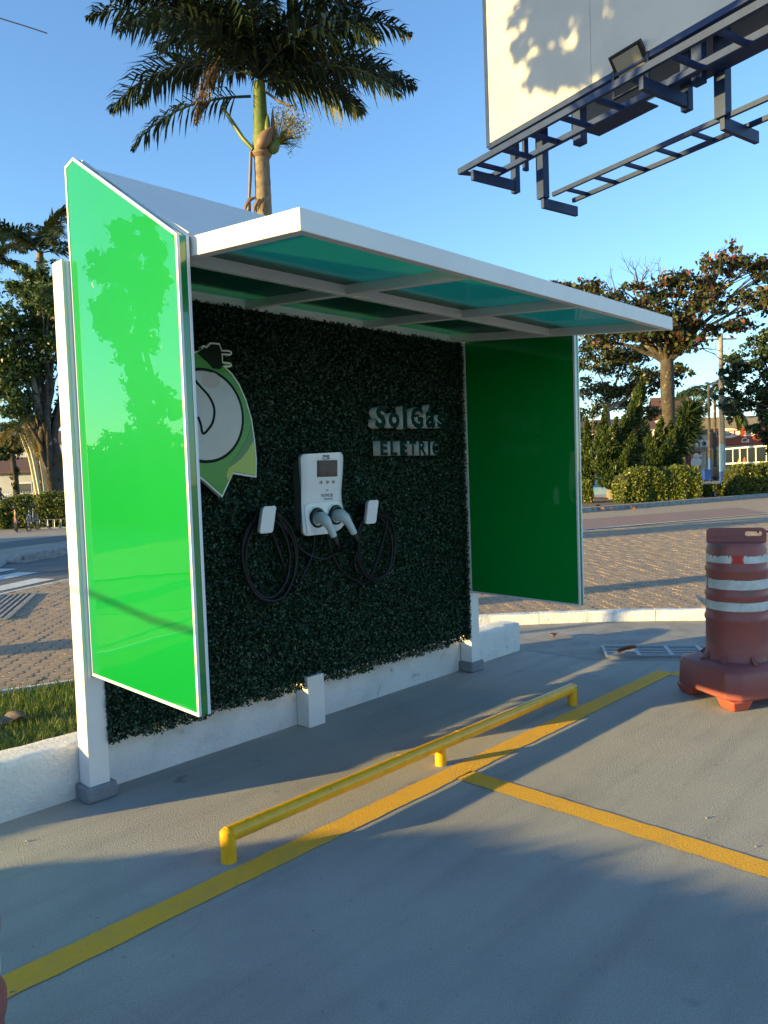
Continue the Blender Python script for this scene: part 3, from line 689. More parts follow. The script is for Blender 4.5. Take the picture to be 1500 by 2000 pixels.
for sx, sz in SOCK:
    yy = face_y(sz)
    b = MB(); 
    b._lathe([(.064,0),(.064,.008),(.058,.014),(.050,.014),(.046,-.02)], 28, (0,0,0), 0)
    b.v = [(sx+x, yy-z, sz+y) for x,y,z in b.v]; s_ = b.build('socket', BLACK, CH, smooth=True)
    b = MB(); disc(b, (sx,yy+.005,sz), (0,-1,0), .048, .006, 24); b.build('socket_recess', RUBBER, s_)
    b = MB()
    for a0, a1 in ((.55,.95),(1.1,2.05),(2.2,2.6)):
        pts = [(sx+.069*math.cos(q), yy-.003, sz+.069*math.sin(q)) for q in np.linspace(a0,a1,7)]; b.tube(pts, .0032, 6)
    b.build('status_light', LED, s_)
def smooth_path(pts, n=10):
    P = [Vector(p) for p in pts]; out = []
    for i in range(len(P)-1):
        p0 = P[max(i-1,0)]; p1 = P[i]; p2 = P[i+1]; p3 = P[min(i+2,len(P)-1)]
        for k in range(n):
            t = k/n; out.append(.5*((2*p1)+(p2-p0)*t+(2*p0-5*p1+4*p2-p3)*t*t+(3*p1-p0-3*p2+p3)*t**3))
    out.append(P[-1]); return out
def plug_cable(sx, sz, ex, ez, path, label):
    yy = face_y(sz)-.012
    t = thing('charging_cable', label, 'charging cable', (sx,yy,sz), 'charging cables on the leaf wall')
    p = [(sx,yy+.02,sz),(sx+.000,yy-.020,sz+.000),(sx+.001,yy-.048,sz-.004),(sx+(ex-sx)*.30,yy-.070,sz+(ez-sz)*.30),(sx+(ex-sx)*.66,yy-.080,sz+(ez-sz)*.66),(ex,yy-.085,ez)]
    pp = smooth_path(p, 6); rr = []
    for i in range(len(pp)):
        q = i/(len(pp)-1); rr.append(.038 if q < .5 else (.038-.013*(q-.5)/.2 if q < .7 else .025-.004*(q-.7)/.3))
    h = MB().tube(pp, rr, 16).build('plug_handle', PLUGC, t, smooth=True)
    k0, k1 = int(len(pp)*.40), int(len(pp)*.72); b = MB()
    top = [pp[i]+Vector((.004,-.0,.0))+Vector((.25,-.70,.66)).normalized()*(rr[i]*.95) for i in range(k0,k1)]
    b.tube(top, .0085, 6); b.build('plug_latch', BLACK, h, smooth=True)
    e = Vector((ex,yy-.085,ez)); b = MB(); d = (pp[-1]-pp[-2]).normalized()
    b.tube([e-d*.004, e+d*.03, e+d*.055], [.0205,.019,.013], 14); b.build('strain_relief', BLACK, h, smooth=True)
    s_ = e+d*.05
    c = [s_]+[Vector(q) for q in path]
    b = MB().tube(smooth_path(c, 9), .0105, 8); b.build('cable', RUBBER, t, smooth=True)
    return t
def loop(cx, cz, a, c, y0, turns, start, seed, jit=.02, step=.5):
    r_ = random.Random(seed); out = []; q = start; n = int(turns*2*math.pi/step)
    ph = r_.uniform(0,6)
    for i in range(n):
        m_ = 1+.06*math.sin(q*.37+ph)+r_.uniform(-jit,jit)
        out.append((cx+a*m_*math.cos(q)+.02*math.sin(q*.5+ph), y0-.012*math.sin(q*.9+ph)-.004*i/n, cz+c*m_*math.sin(q)*(1 if math.sin(q) < 0 else .98))); q -= step
    return out
lp = [(1.655,-.10,1.13),(1.60,-.05,1.082),(1.50,-.03,1.11),(1.40,-.03,1.17),(1.30,-.04,1.28),(1.22,-.055,1.385)]
lp += loop(1.150,1.135,.178,.255,-.045,3.1,1.2,3)
lp += [(1.33,-.035,.95),(1.44,-.03,1.02),(1.51,-.03,1.13),(1.535,-.02,1.23),(1.538,.0,1.30)]
plug_cable(*SOCK[0], 1.548,1.232, lp, 'black charging cable plugged in the left socket, looped on the left wall hook')
lp = [(1.845,-.09,1.12),(1.855,-.05,1.03),(1.885,-.04,.97)]
lp += loop(2.070,1.125,.185,.232,-.045,2.6,3.6,5)
lp += [(2.0,-.04,.90),(1.86,-.03,.915),(1.75,-.03,.99),(1.69,-.03,1.08),(1.66,-.02,1.18),(1.655,.0,1.30)]
plug_cable(*SOCK[1], 1.725,1.238, lp, 'black charging cable plugged in the right socket, looped on the right wall hook')
for (x0,x1,z0,z1,sk,lb) in ((1.068,1.168,1.285,1.446,.026,'white rounded cable hook left of the charger, holding the bigger cable loop'),(1.950,2.048,1.280,1.440,.024,'white rounded cable hook right of the charger, holding the smaller cable loop')):
    t = thing('cable_hook', lb, 'cable hook', ((x0+x1)/2,.0,z0), 'cable hooks beside the charger')
    f_ = lambda a,c,d: (a+sk*((c-z0)/(z1-z0)-.5), d-.006*((c-z0)/(z1-z0)-.5)*2, c)
    MB().prism(rrect(x0,z0,x1,z1,.018), f_, -.098, -.080).build('cover', CHG, t, bevel=.004, seg=3)
    MB().prism(rrect(x0+.004,z0+.004,x1-.004,z1-.004,.016), f_, -.080, -.066).build('cover_edge', mat('hook_grey',(.50,.52,.54),.5), t)
    MB().prism(rrect(x0+.022,z0+.05,x1-.022,z1-.03,.012), f_, -.066, .06).build('arm', BLACK, t)

# ================================================================== EMBLEM
EM = thing('wall_emblem', 'cut-out emblem with a grey disc on pointed green shape, half hidden by the left wing', 'sign', (.7,-.03,1.5))
right = [(.725,2.33),(.723,2.347),(.738,2.358),(.755,2.352),(.782,2.377),(.844,2.379),(.857,2.342),(.909,2.345),(.924,2.338),(.924,2.322),(.907,2.314),(.862,2.318),(.860,2.277),(.908,2.276),(.920,2.268),(.920,2.254),(.904,2.248),(.879,2.246),(.920,2.216),(.967,2.158),(1.012,2.068),(1.045,1.96),(1.061,1.835),(1.068,1.72),(1.059,1.617),(.896,1.642),(.816,1.51),(.70,1.607)]
left = [(.62,1.66),(.52,1.60),(.42,1.66),(.36,1.72),(.36,1.90),(.42,2.08),(.52,2.22),(.62,2.30)]
ol = right+left
P3 = lambda a,c,d: (a,d,c)
MB().prism(ol, P3, -.078, -.048).build('backing', EMW, EM)
inn = inset_poly(ol[::-1], .010)
MB().prism([(a,c) for a,c in inn], P3, -.0815, -.079).build('green_field', EMG, EM)
top = [(.69,2.31),(.735,2.338),(.757,2.340),(.787,2.366),(.838,2.366),(.850,2.332),(.905,2.334),(.912,2.325),(.851,2.322),(.851,2.268),(.866,2.262),(.835,2.232),(.79,2.232),(.76,2.26),(.725,2.285)]
MB().prism(top, P3, -.0835, -.0805).build('plug_shape', EMK, EM)
sw = [(1.048,1.835),(1.055,1.72),(1.046,1.631),(.898,1.655),(.862,1.60),(.845,1.63),(.862,1.675),(.91,1.70),(.955,1.73),(1.0,1.775)]
MB().prism([(1.036,1.93),(1.048,1.835),(1.0,1.775),(.955,1.73),(.91,1.70),(.885,1.705),(.93,1.755),(.985,1.82),(1.02,1.88)], P3, -.0830, -.0806).build('green_band', EMG2, EM)
MB().prism(sw, P3, -.0834, -.0806).build('lime_corner', EML, EM)
circ = lambda cx,cz,a,c,n=48,a0=0: [(cx+a*math.cos(a0+2*math.pi*k/n), cz+c*math.sin(a0+2*math.pi*k/n)) for k in range(n)]
MB().prism(circ(.722,1.968,.262,.263), P3, -.0845, -.0806).build('disc_outline', EMK, EM)
MB().prism(circ(.722,1.968,.245,.246), P3, -.0865, -.0807).build('grey_disc', EMD, EM)
arc = MB(); pts = [(.660,2.165),(.70,2.125),(.752,2.075),(.782,2.01),(.772,1.94),(.74,1.895),(.702,1.868),(.69,1.92),(.675,1.96)]
arc.tube(smooth_path([(a,-.087,c) for a,c in pts],6), .0065, 6); arc.build('curved_stroke', EMK, EM)
MB().prism(circ(.772,2.165,.062,.045,24), P3, -.0870, -.0855).build('pink_oval', mat('emblem_pink',(.42,.33,.33),.3,coat=.3), EM)

# ================================================================== RAISED LETTERS
def word(label, letters, z0, z1):
    t = thing('raised_lettering', label, 'sign', ((letters[0][1]+letters[-1][2])/2,0,z0), 'raised sign letters on the leaf wall')
    for ch, x0, x1, za, zb, bo, sh in letters:
        text_obj(ch, 'letter', (x0,za,x1,zb), lambda a,c,d: (a-.0, -.030-.068*d, c), LETTER, bold=bo, shear=sh, parent=t, side=LETSIDE)
word('raised word SolGás in dark green letters with pale sides on the leaf wall', [('S',2.088,2.205,1.930,2.080,.045,.12),('o',2.222,2.338,1.935,2.042,.04,0),('l',2.372,2.418,1.930,2.090,.04,0),('G',2.458,2.592,1.936,2.090,.04,0),('á',2.620,2.728,1.942,2.115,.04,0),('s',2.752,2.852,1.945,2.045,.04,0)], 1.93, 2.09)
word('raised word ELETRIC in dark green capitals under the longer upper word', [('E',2.130,2.204,1.742,1.842,.035,0),('L',2.232,2.302,1.742,1.842,.035,0),('E',2.330,2.408,1.742,1.843,.035,0),('T',2.430,2.506,1.742,1.844,.035,0),('R',2.534,2.614,1.741,1.845,.035,0),('I',2.636,2.662,1.741,1.845,.035,0),('C',2.684,2.762,1.741,1.846,.035,0)], 1.74, 1.84)

# ================================================================== WHEEL STOP BAR
BR = thing('wheel_stop_bar', 'yellow painted steel pipe wheel stop on three short legs', 'wheel stop', (1.5,-1.05,0))
zb2 = .114; r_ = .034
b = MB(); ptsb = [(.104+2.79*k/40, -1.036-.028*k/40, zb2+rng.uniform(-.0006,.0006)) for k in range(41)]
b.tube([(.106,-1.0362,zb2)]+ptsb[1:]+[(2.892,-1.064,zb2)], r_, 20); bar = b.build('rail', YELBAR, BR, smooth=True)
for x, y in ((.112,-1.038),(1.500,-1.050),(2.888,-1.064)):
    MB().tube([(x,y,-.01),(x,y,.03),(x,y,zb2-.005),(x,y,zb2+.018),(x,y,zb2+.031)] if x != 1.5 else [(x,y,-.01),(x,y,.03),(x,y,zb2-.005)], [.034,.0335,.0335,.033,.018] if x != 1.5 else [.032,.031,.031], 18).build('leg', YELBAR, BR, smooth=True)
for x in (1.18, 1.66):
    b = MB(); y = -1.036-.028*(x-.104)/2.79; b.tube([(x-.006,y,zb2),(x+.006,y,zb2)], r_+.0010, 20); b.build('weld_seam', YELBAR, BR, smooth=True)

# ================================================================== BARRELS
def barrel(label):
    t = thing('traffic_barrel', label, 'traffic barrel', (0,0,0), 'red plastic traffic barrels')
    def oct_ring(h, z, c):                    # cut-corner square
        q = h-c; return [(h,-q,z),(h,q,z),(q,h,z),(-q,h,z),(-h,q,z),(-h,-q,z),(-q,-h,z),(q,-h,z)]
    b = MB(); rings = [oct_ring(.292,.065,.07),oct_ring(.300,.085,.07),oct_ring(.296,.235,.07),oct_ring(.280,.262,.07),oct_ring(.225,.285,.09)]
    o = 0
    for r in rings: b.v += r
    for i in range(len(rings)-1):
        for k in range(8): k2 = (k+1)%8; b.f.append((i*8+k,i*8+k2,(i+1)*8+k2,(i+1)*8+k)); b.m.append(0)
    b.f += [tuple(range(8))[::-1], tuple(range(32,40))]; b.m += [0,0]
    bs = b.build('base', BARREL, t, bevel=.016, seg=3)
    for sx in (-1,1):
        for sy in (-1,1):
            f = MB(); c = Vector((sx*.205,sy*.205,0)); w0, w1 = .060,.092
            f.v = [(c.x+i*w0,c.y+j*w0,0) for i,j in ((-1,-1),(1,-1),(1,1),(-1,1))]+[(c.x+i*w1*.9,c.y+j*w1*.9,.07) for i,j in ((-1,-1),(1,-1),(1,1),(-1,1))]
            f.f = [(0,3,2,1),(0,1,5,4),(1,2,6,5),(2,3,7,6),(3,0,4,7),(4,5,6,7)]; f.m = [0]*6
            f.build('foot', BARRELO, bs, bevel=.012)
    bs.rotation_euler.z = rad(38)
    body_prof = [(.222,.27),(.213,.285),(.206,.31),(.203,.33),(.2035,.345),(.2,.36),(.199,.54),(.2055,.548),(.2065,.570),(.199,.585),(.197,.60),(.1965,.612),(.1955,.70),(.2015,.708),(.2025,.728),(.195,.742),(.1935,.755),(.1925,.87),(.199,.878),(.2,.898),(.192,.912),(.190,.925),(.189,1.025),(.186,1.035),(.184,1.055),(.176,1.066),(.10,1.070),(.02,1.071)]
    bd = MB()._lathe(body_prof, 48, (0,0,0), 0).build('body', BARREL, t, smooth=True)
    # buttress ribs at the foot of the drum
    for k in range(8):
        a = k*math.pi/4+.39; f = MB(); d = Vector((math.cos(a),math.sin(a),0)); s = Vector((-d.y,d.x,0))*.016
        p0, p1, p2 = d*.195, d*.262, d*.198
        f.v = [tuple(v) for v in (p0-s+Vector((0,0,.27)), p1-s*.8+Vector((0,0,.281)), p2-s*.7+Vector((0,0,.335)), p0+s+Vector((0,0,.27)), p1+s*.8+Vector((0,0,.281)), p2+s*.7+Vector((0,0,.335)))]
        f.f = [(0,1,2),(3,5,4),(0,3,4,1),(1,4,5,2),(2,5,3,0)]; f.m = [0]*5; f.build('rib', BARREL, bs)
    # handle slab with a slot, across the top
    sl = MB(); y0, y1 = -.018, .018; zt_ = 1.165
    slab_o = rrect(-.186,1.05,.186,zt_,.03,4)
    slot = rrect(.055,1.108,.160,1.140,.014,4)
    n = len(slab_o); sl.v = [(x,y0,z) for x,z in slab_o]+[(x,y0,z) for x,z in slot]+[(x,y1,z) for x,z in slab_o]+[(x,y1,z) for x,z in slot]
    for i in range(n):
        j = (i+1)%n
        sl.f += [(i,j,n+j,n+i),(2*n+j,2*n+i,3*n+i,3*n+j),(j,i,2*n+i,2*n+j),(n+i,n+j,3*n+j,3*n+i)]; sl.m += [0]*4
    h = sl.build('handle', BARREL, t, bevel=.004)
    for x in (-.13,-.075):
        r2 = MB(); r2.tube([(x+.016*math.cos(q), y0-.001, 1.115+.016*math.sin(q)) for q in np.linspace(-2.6,-.2,8)], .003, 6); r2.build('moulded_arc', BARREL, h)
    # worn reflective bands: separate curved patches with ragged edges
    r4 = random.Random(5)
    def band(z0, z1, a0, a1, m=TAPE, rag=.006, rr=None, flap=False):
        n = max(4,int((a1-a0)/.035)); f = MB(); bite = [0]*(n+1)
        for _ in range(int(rag*420)): bite[r4.randrange(n+1)] = r4.uniform(.2,1)*rag*1.6
        for i in range(n+1):
            a = a0+(a1-a0)*i/n; e = 1 if 0 < i < n or m is TAPER_ else .35
            u0 = z0+(z1-z0)*.5*(1-e)+r4.uniform(0,.0012); u1 = z1-(z1-z0)*.5*(1-e)-bite[i]-r4.uniform(0,.0012)-rag*.6*(.5+.5*math.sin(i*.21+a0*5))
            for z in (u0,(u0+u1)/2,u1):
                r_ = np.interp(z, [p[1] for p in body_prof[:-2]], [p[0] for p in body_prof[:-2]])+.0012
                f.v.append((r_*math.cos(a), r_*math.sin(a), z))
        for i in range(n):
            for k in (0,1): f.f.append((3*i+k,3*i+3+k,3*i+4+k,3*i+1+k)); f.m.append(0)
        o = f.build('reflective_band', m, t, smooth=True); return o
    # angle 0 faces the viewer (local -Y), measured anticlockwise
    Z = -math.pi/2
    for (a0,a1) in ((-1.45,-.18),(.16,1.5),(1.9,3.1),(3.3,4.6)): band(.940,.995,Z+a0,Z+a1,rag=.013)
    band(.938,.997,Z-.21,Z+.19,TAPER_,.0005)
    for (a0,a1) in ((-1.6,-1.28),(-1.2,1.42),(1.6,2.9),(3.1,4.5)): band(.765,.832,Z+a0,Z+a1,rag=.007)
    for (a0,a1) in ((-1.45,2.2),(2.3,4.7)): band(.622,.682,Z+a0,Z+a1,rag=.003)
    f = MB(); f.v = []; a = Z-1.44
    for i in range(6):
        q = i/5; r_ = .2+.06*q; 
        for z in (.632+.03*q+.01*q*q,.675+.012*q): f.v.append((r_*math.cos(a-.25*q), r_*math.sin(a-.25*q), z+.012*q))
    f.f = [(2*i,2*i+1,2*i+3,2*i+2) for i in range(5)]; f.m = [0]*5
    o = f.build('peeling_tape_end', TAPE, t, smooth=True); o.modifiers.new('thickness','SOLIDIFY').thickness = .002
    return t
b1 = barrel('faded red plastic traffic barrel with worn white bands beside the drain grate')
b2 = copy_tree(b1); b2['label'] = 'traffic barrel cut off by the lower left corner of the photo, near the yellow line'
b1.location = (3.72,-1.86,0); b1.rotation_euler.z = rad(-68)
b2.location = (-1.335,-2.03,0); b2.rotation_euler.z = rad(-30)
cord = MB(); hp = b1.location+Vector((math.cos(rad(-68))*.165, math.sin(rad(-68))*.165, 1.125))
cord.tube(smooth_path([hp+Vector((-.03,.02,.01)), hp+Vector((.05,-.04,.004)), hp+Vector((.5,-.75,-.25)), hp+Vector((.9,-1.4,-.9)), hp+Vector((1.3,-2.0,-1.12))],8), .006, 6)
tag(cord.build('black_cord', RUBBER), 'thin black cord tied through the handle slot of the red barrel', 'cord')

# ================================================================== BILLBOARD
K = 14/11
Bd = Vector((.23092,.97297,0)); A_ = -Bd; Nn = Vector((-.97297,.23092,0)); O = spot(955,280,14)
def bb(s, n, z): return O+A_*s+Nn*n+Vector((0,0,z))
BBD = thing('billboard', 'large elevated cream billboard on navy steel frame with walkways below it', 'billboard', tuple(O))
def bpart(name, segs, m=STEEL_NAVY, parent=BBD):
    b = MB()
    for p, q, w, h in segs: b.beam(bb(*p), bb(*q), w, h)
    return b.build(name, m, parent)
LEN = 8.5; TOP = 4.2
sl_x = [0,2.42,4.84,LEN]
for i in range(3):                                      # sheet pieces butt with a narrow joint
    for j,(z0,z1) in enumerate(((0,2.0),(2.006,TOP))):
        b = MB(); c = bb((sl_x[i]+sl_x[i+1])/2, -.02-.0008*((i+j)%2), (z0+z1)/2)
        b.obox(c, A_*((sl_x[i+1]-sl_x[i])/2-.003), Nn*.012, Vector((0,0,(z1-z0)/2))); b.build('board_sheet', BOARD, BBD)
bpart('board_edge', [((-.03,-.03,-.05),(-.03,-.03,TOP),.05,.10)])
bpart('board_edge', [((-.05,-.06,-.045),(LEN,-.06,-.045),.09,.085)])
b = MB(); b.obox(bb(4.95,-1.25,2.1), A_*4.1, Nn*.015, Vector((0,0,2.1))); b.build('rear_board', BOARDBACK, BBD)
zc = -.62; nf, nr = .68, .02
bpart('walkway_rail', [((-.05,nf,zc),(LEN,nf-.05,zc),.065,.10)]); bpart('walkway_rail', [((.12,nr,zc),(LEN,nr,zc),.065,.10)])
bpart('end_rung', [((-.03,nf,zc-.02),(.15,nr,zc-.02),.05,.06)])
for k in range(13):
    s = .42+k*.655; bpart('rung', [((s,nf-.03,zc-.015),(s,nr+.03,zc-.015),.05,.075)])
for s in (.22, 3.82, 7.4):
    bpart('bracket', [((s+.03,nf-.05,zc-.145),(s,-.44,zc-.145),.07,.17)]); bpart('hanger', [((s-.02,-.44,.0),(s-.02,-.44,zc-.26),.11,.13)])
z2 = -1.12; 
for s in (.76, 4.28, 7.8):
    bpart('post', [((s,-.57,.6),(s,-.57,z2-.02),.15,.17)]); bpart('lower_bracket', [((s,-.55,z2-.10),(s-.04,-1.46,z2-.10),.07,.17)])
bpart('post', [((.62,-.30,.3),(.62,-.30,zc-.03),.10,.06)])
bpart('lower_walkway_rail', [((.95,-.62,z2),(LEN,-.62,z2),.055,.07)]); bpart('lower_walkway_rail', [((.90,-1.18,z2),(LEN,-1.18,z2),.055,.07)])
for k in range(10):
    s = 1.25+k*.62
    if abs(s-4.28) > .2: bpart('lower_rung', [((s,-.64,z2),(s,-1.16,z2),.045,.055)])
bpart('cross_member', [((1.9,-.30,.1),(1.9,-.30,zc-.05),.16,.16)]); bpart('cross_member', [((4.1,-.30,.1),(4.1,-.30,zc-.05),.12,.16)])
bpart('floor_plate', [((2.1,-.28,zc+.06),(3.25,-.28,zc+.06),.5,.02)]); bpart('floor_plate', [((3.5,-.28,zc+.10),(5.4,-.28,zc+.10),.5,.02)])
b = MB(); q = bb(9.3,-.7,0); b.tube([(q.x,q.y,0),(q.x,q.y,O.z+2)], .32, 20); b.build('column', STEEL_NAVY, BBD, smooth=True)
bpart('column_arm', [((.8,-.75,.9),(9.6,-.75,.9),.2,.25)]); bpart('column_arm', [((.8,-.75,2.9),(9.6,-.75,2.9),.2,.25)])
# floodlight standing on the walkway, aimed at the board
FL = thing('floodlight', 'flat black floodlight on the billboard walkway aimed up at the board', 'floodlight', tuple(bb(2.75,nf,zc)))
c = spot(1230,120,1)-Vector(CAM); c = Vector(CAM)+c*((bb(2.75,nf-.05,zc+.3)-Vector(CAM)).dot(FV))
nf_ = (-Nn*.72+Vector((0,0,.55))-A_*.1).normalized(); ax = A_; up = nf_.cross(ax).normalized()
fb = MB().obox(c, ax*.29, up*.20, nf_*.035).build('housing', BLACK, FL, bevel=.01)
# its lit side carries the glass, the viewer sees the pale back plate
MB().obox(c-nf_*.037, ax*.23, up*.15, nf_*.004).build('back_plate', LENS, FL); MB().obox(c+nf_*.037, ax*.25, up*.17, nf_*.004).build('glass', GLASS_DK, FL)
b = MB(); b.beam(c-ax*.31, c-ax*.31-Vector((0,0,.42)), .02, .05); b.beam(c+ax*.31, c+ax*.31-Vector((0,0,.42)), .02, .05); b.beam(c-ax*.31-Vector((0,0,.42)), c+ax*.31-Vector((0,0,.42)), .05, .02); b.build('bracket', BLACK, FL)

# ================================================================== VEGETATION TOOLS
def clump_leaves(blobs, count, size, m, parent, name='leaves', aspect=.55, sub=14, spread=.33, inner=.35, dirs=None, jit=.5):
    P = []; W = np.array([b_[3]*b_[4]*b_[5] for b_ in blobs])**.72; W = W/W.sum()
    for (cx,cy,cz,rx,ry,rz), w in zip(blobs, W):
        k = max(5, int(sub*(rx*ry*rz)**.33*1.2)); m_ = max(1, int(count*w/k))
        d = unit(nrng.normal(size=(k,3)))*(inner+(1-inner)*nrng.random((k,1))**.5)
        sc = d*np.array([rx,ry,rz])+np.array([cx,cy,cz])
        for s in sc:
            q = nrng.normal(size=(int(m_*(.4+1.2*nrng.random())),3)); P.append(s+q*np.array([rx,ry,rz*.8])*spread*(.6+.6*nrng.random())*.55)
    P = np.concatenate(P); P = P[P[:,2] > .05]
    V, F = leaves(P, size, dirs if dirs is None else np.tile([dirs],(len(P),1)), aspect, None, jit)
    return tag(np_mesh(name, V, F, m, parent), kind='stuff')
def limb(b, p, q, r0, r1, sag=.1, n=6, seed=0, wob=.06):
    r_ = random.Random(seed); p, q = Vector(p), Vector(q); L = (q-p).length; pts = []; rr = []
    for i in range(n+1):
        t = i/n; c = p.lerp(q, t); c.z += sag*L*math.sin(math.pi*t)
        if 0 < i < n: c += Vector((r_.uniform(-1,1),r_.uniform(-1,1),r_.uniform(-.5,.5)))*wob*L*.5
        pts.append(c); rr.append(r0+(r1-r0)*t**.8)
    b.tube(pts, rr, 8); return pts
def tree(name, label, pos, trunk, blobs, nleaf, size, lm, bark=TRUNK, group=None, cat='tree', sub=14, aspect=.55, seed=1, spread=.33, inner=.35, twigs=3, **kw):
    """trunk: list of (offset, radius) from the base; blobs absolute ellipsoids"""
    t = thing(name, label, cat, tuple(pos), group); pos = Vector(pos)
    b = MB(); pts = [pos+Vector(o) for o,_ in trunk]; b.tube(smooth_path(pts,4), np.interp(np.linspace(0,1,len(smooth_path(pts,4))), np.linspace(0,1,len(trunk)), [r for _,r in trunk]), 12); b.build('trunk', bark, t, smooth=True)
    top = pts[-1]; rt = trunk[-1][1]; r_ = random.Random(seed); b = MB()
    for i,(cx,cy,cz,rx,ry,rz) in enumerate(blobs):
        c = Vector((cx,cy,cz)); st = top
        lp_ = limb(b, st-Vector((0,0,rt*.5)), c, rt*.48, rt*.10, .06, seed=seed+i)
        for k in range(twigs):
            e = c+Vector((r_.uniform(-1,1)*rx,r_.uniform(-1,1)*ry,r_.uniform(-.7,1)*rz))*.9
            limb(b, lp_[r_.randint(3,5)], e, rt*.14, rt*.03, .03, 4, seed+i*7+k)
    b.build('branches', bark, t, smooth=True)
    clump_leaves(blobs, nleaf, size, lm, t, aspect=aspect, sub=sub, spread=spread, inner=inner, **kw)
    return t
def blob(u, v, d, ru, rv, rd=None):       # crown lobe placed at a photo position and true distance, radii in metres from pixels
    p = spot(u,v,d); a = ru*d/FOC; c = rv*d/FOC; return (p.x,p.y,p.z,a,a if rd is None else rd,c)
def frond(p0, az, el, L, droop, ll, n, lw=.035, hang=.5, seed=0, twist=.6, m=None, name='frond', parent=None, rr=.022, start=.12):
    """one feather leaf: curved midrib with two rows of hanging leaflets. az measured in the ground plane from SIDE towards FLAT"""
    r_ = random.Random(seed); d0 = SIDE*math.cos(az)+FLAT*math.sin(az); pts = [Vector(p0)]; N_ = 26; st = L/N_; b = MB(); dirs_ = []
    for i in range(N_):
        t = i/N_; e = el-droop*t**1.4; d = d0*math.cos(e)+Vector((0,0,math.sin(e))); dirs_.append(d); pts.append(pts[-1]+d*st)
    dirs_.append(dirs_[-1]); b.tube(pts, [rr*(1-.9*i/N_)+.003 for i in range(N_+1)], 5)
    for i in range(n):
        t = start+(1-start)*(i+.5)/n; k = min(N_-1,int(t*N_)); c = pts[k].lerp(pts[k+1], t*N_-k); d = dirs_[k]
        s = d.cross(Vector((0,0,1))).normalized(); u = s.cross(d)
        prof_ = (math.sin(math.pi*min(1,(t*.86+.14)))**.55)*ll
        for sg in (-1,1):
            rot = r_.uniform(-twist,twist); out = (s*sg*math.cos(rot)+u*math.sin(rot)); ld = (out*.85+d*(.35+.5*t)).normalized()
            L1 = prof_*(.8+.4*r_.random()); mid = c+ld*L1*.5; ld2 = (ld+Vector((0,0,-1))*hang*(.6+.8*r_.random())).normalized(); tip_ = mid+ld2*L1*.55
            w = ld.cross(Vector((0,0,1))); w = (w.normalized() if w.length > .01 else s)*lw*(.7+.5*r_.random())*.5
            o = len(b.v); b.v += [tuple(c-w*.5),tuple(c+w*.5),tuple(mid+w),tuple(mid-w),tuple(tip_)]; b.f += [(o,o+1,o+2,o+3),(o+3,o+2,o+4)]; b.m += [0,0]
    return b.build(name, m, parent, fix=False)

# ================================================================== ROYAL PALM behind the shelter
pd = 17.0; pb_ = base(505,900,pd); pb_ = Vector((spot(513,415,pd).x, spot(513,415,pd).y, 0))
PT = thing('royal_palm', 'tall royal palm with dark crown rising behind the shelter roof', 'palm tree', tuple(pb_))
tp = spot(511,300,pd); b = MB(); pts = []; rr = []
for i in range(60):
    t = i/59; pts.append(pb_.lerp(tp,t)); rr.append(.20-.035*t+.006*(i%2)+.02*math.sin(math.pi*t))
b.tube(pts, rr, 18); b.build('trunk', PALMTR, PT, smooth=True)
sh_top = spot(507,180,pd); b = MB(); b.tube([tp-Vector((0,0,.05)), tp.lerp(sh_top,.15), tp.lerp(sh_top,.4), tp.lerp(sh_top,.75), sh_top+Vector((0,0,.2))], [.19,.20,.165,.15,.13], 16); b.build('crownshaft', SHAFT, PT, smooth=True)
b = MB(); b.tube([tp-Vector((0,0,.10)), tp-Vector((0,0,.04)), tp+Vector((0,0,.05))], [.18,.225,.20], 16); b.build('sheath_collar', SPATHE, PT, smooth=True)
def pod(u0,v0,u1,v1,w,dd,m,name):
    p, q = spot(u0,v0,pd-dd), spot(u1,v1,pd-dd); b = MB(); b.tube([p.lerp(q,t) for t in (0,.12,.35,.6,.85,1)], [w*x for x in (.25,.7,1,.85,.45,.06)], 12); return b.build(name, m, PT, smooth=True)
pod(505,290,532,248,.16,.2,SPATHE,'flower_sheath'); pod(528,300,545,270,.13,.05,SHAFT,'flower_sheath'); pod(535,285,532,212,.06,0,SPATHE,'flower_sheath'); pod(522,268,523,222,.07,.1,SHAFT,'flower_sheath')
fb_ = []; 
b = MB(); o_ = spot(540,285,pd)
for i in range(70):
    u = rng.gauss(566,17); v = rng.gauss(243,20); e = spot(u, v, pd+rng.uniform(-.25,.25)); b.tube([o_, o_.lerp(e,.5)+Vector((0,0,.04)), e, e+Vector((0,0,-.10))+SIDE*.08], [.008,.006,.005,.003], 4)
    for k in range(12): fb_.append(e+Vector((rng.gauss(0,.06),rng.gauss(0,.06),rng.gauss(0,.06))))
fl = b.build('flower_cluster', FLOWER, PT)
V, F = leaves(np.array([tuple(p) for p in fb_]), .05, None, .5); np_mesh('flower_buds', V, F, FLOWER, fl)
b = MB(); o_ = spot(542,283,pd)
for i in range(26): 
    e = spot(rng.uniform(560,594), rng.uniform(255,292), pd+rng.uniform(-.2,.2)); b.tube([o_, o_.lerp(e,.5)+Vector((0,0,.05)), e], [.006,.005,.003], 4)
b.build('flower_sprays', PALMLF2, PT)
b = MB(); b.tube([spot(520,180,pd),spot(548,200,pd),spot(570,208,pd),spot(578,216,pd)], [.03,.03,.025,.01], 6); b.build('old_leaf_stem', SPATHE, PT)
b = MB(); b.tube([spot(494,292,pd-.1),spot(474,270,pd-.1),spot(452,236,pd-.1),spot(434,208,pd-.1)], [.05,.05,.045,.03], 8); b.build('hanging_leaf_base', SHAFT, PT, smooth=True)
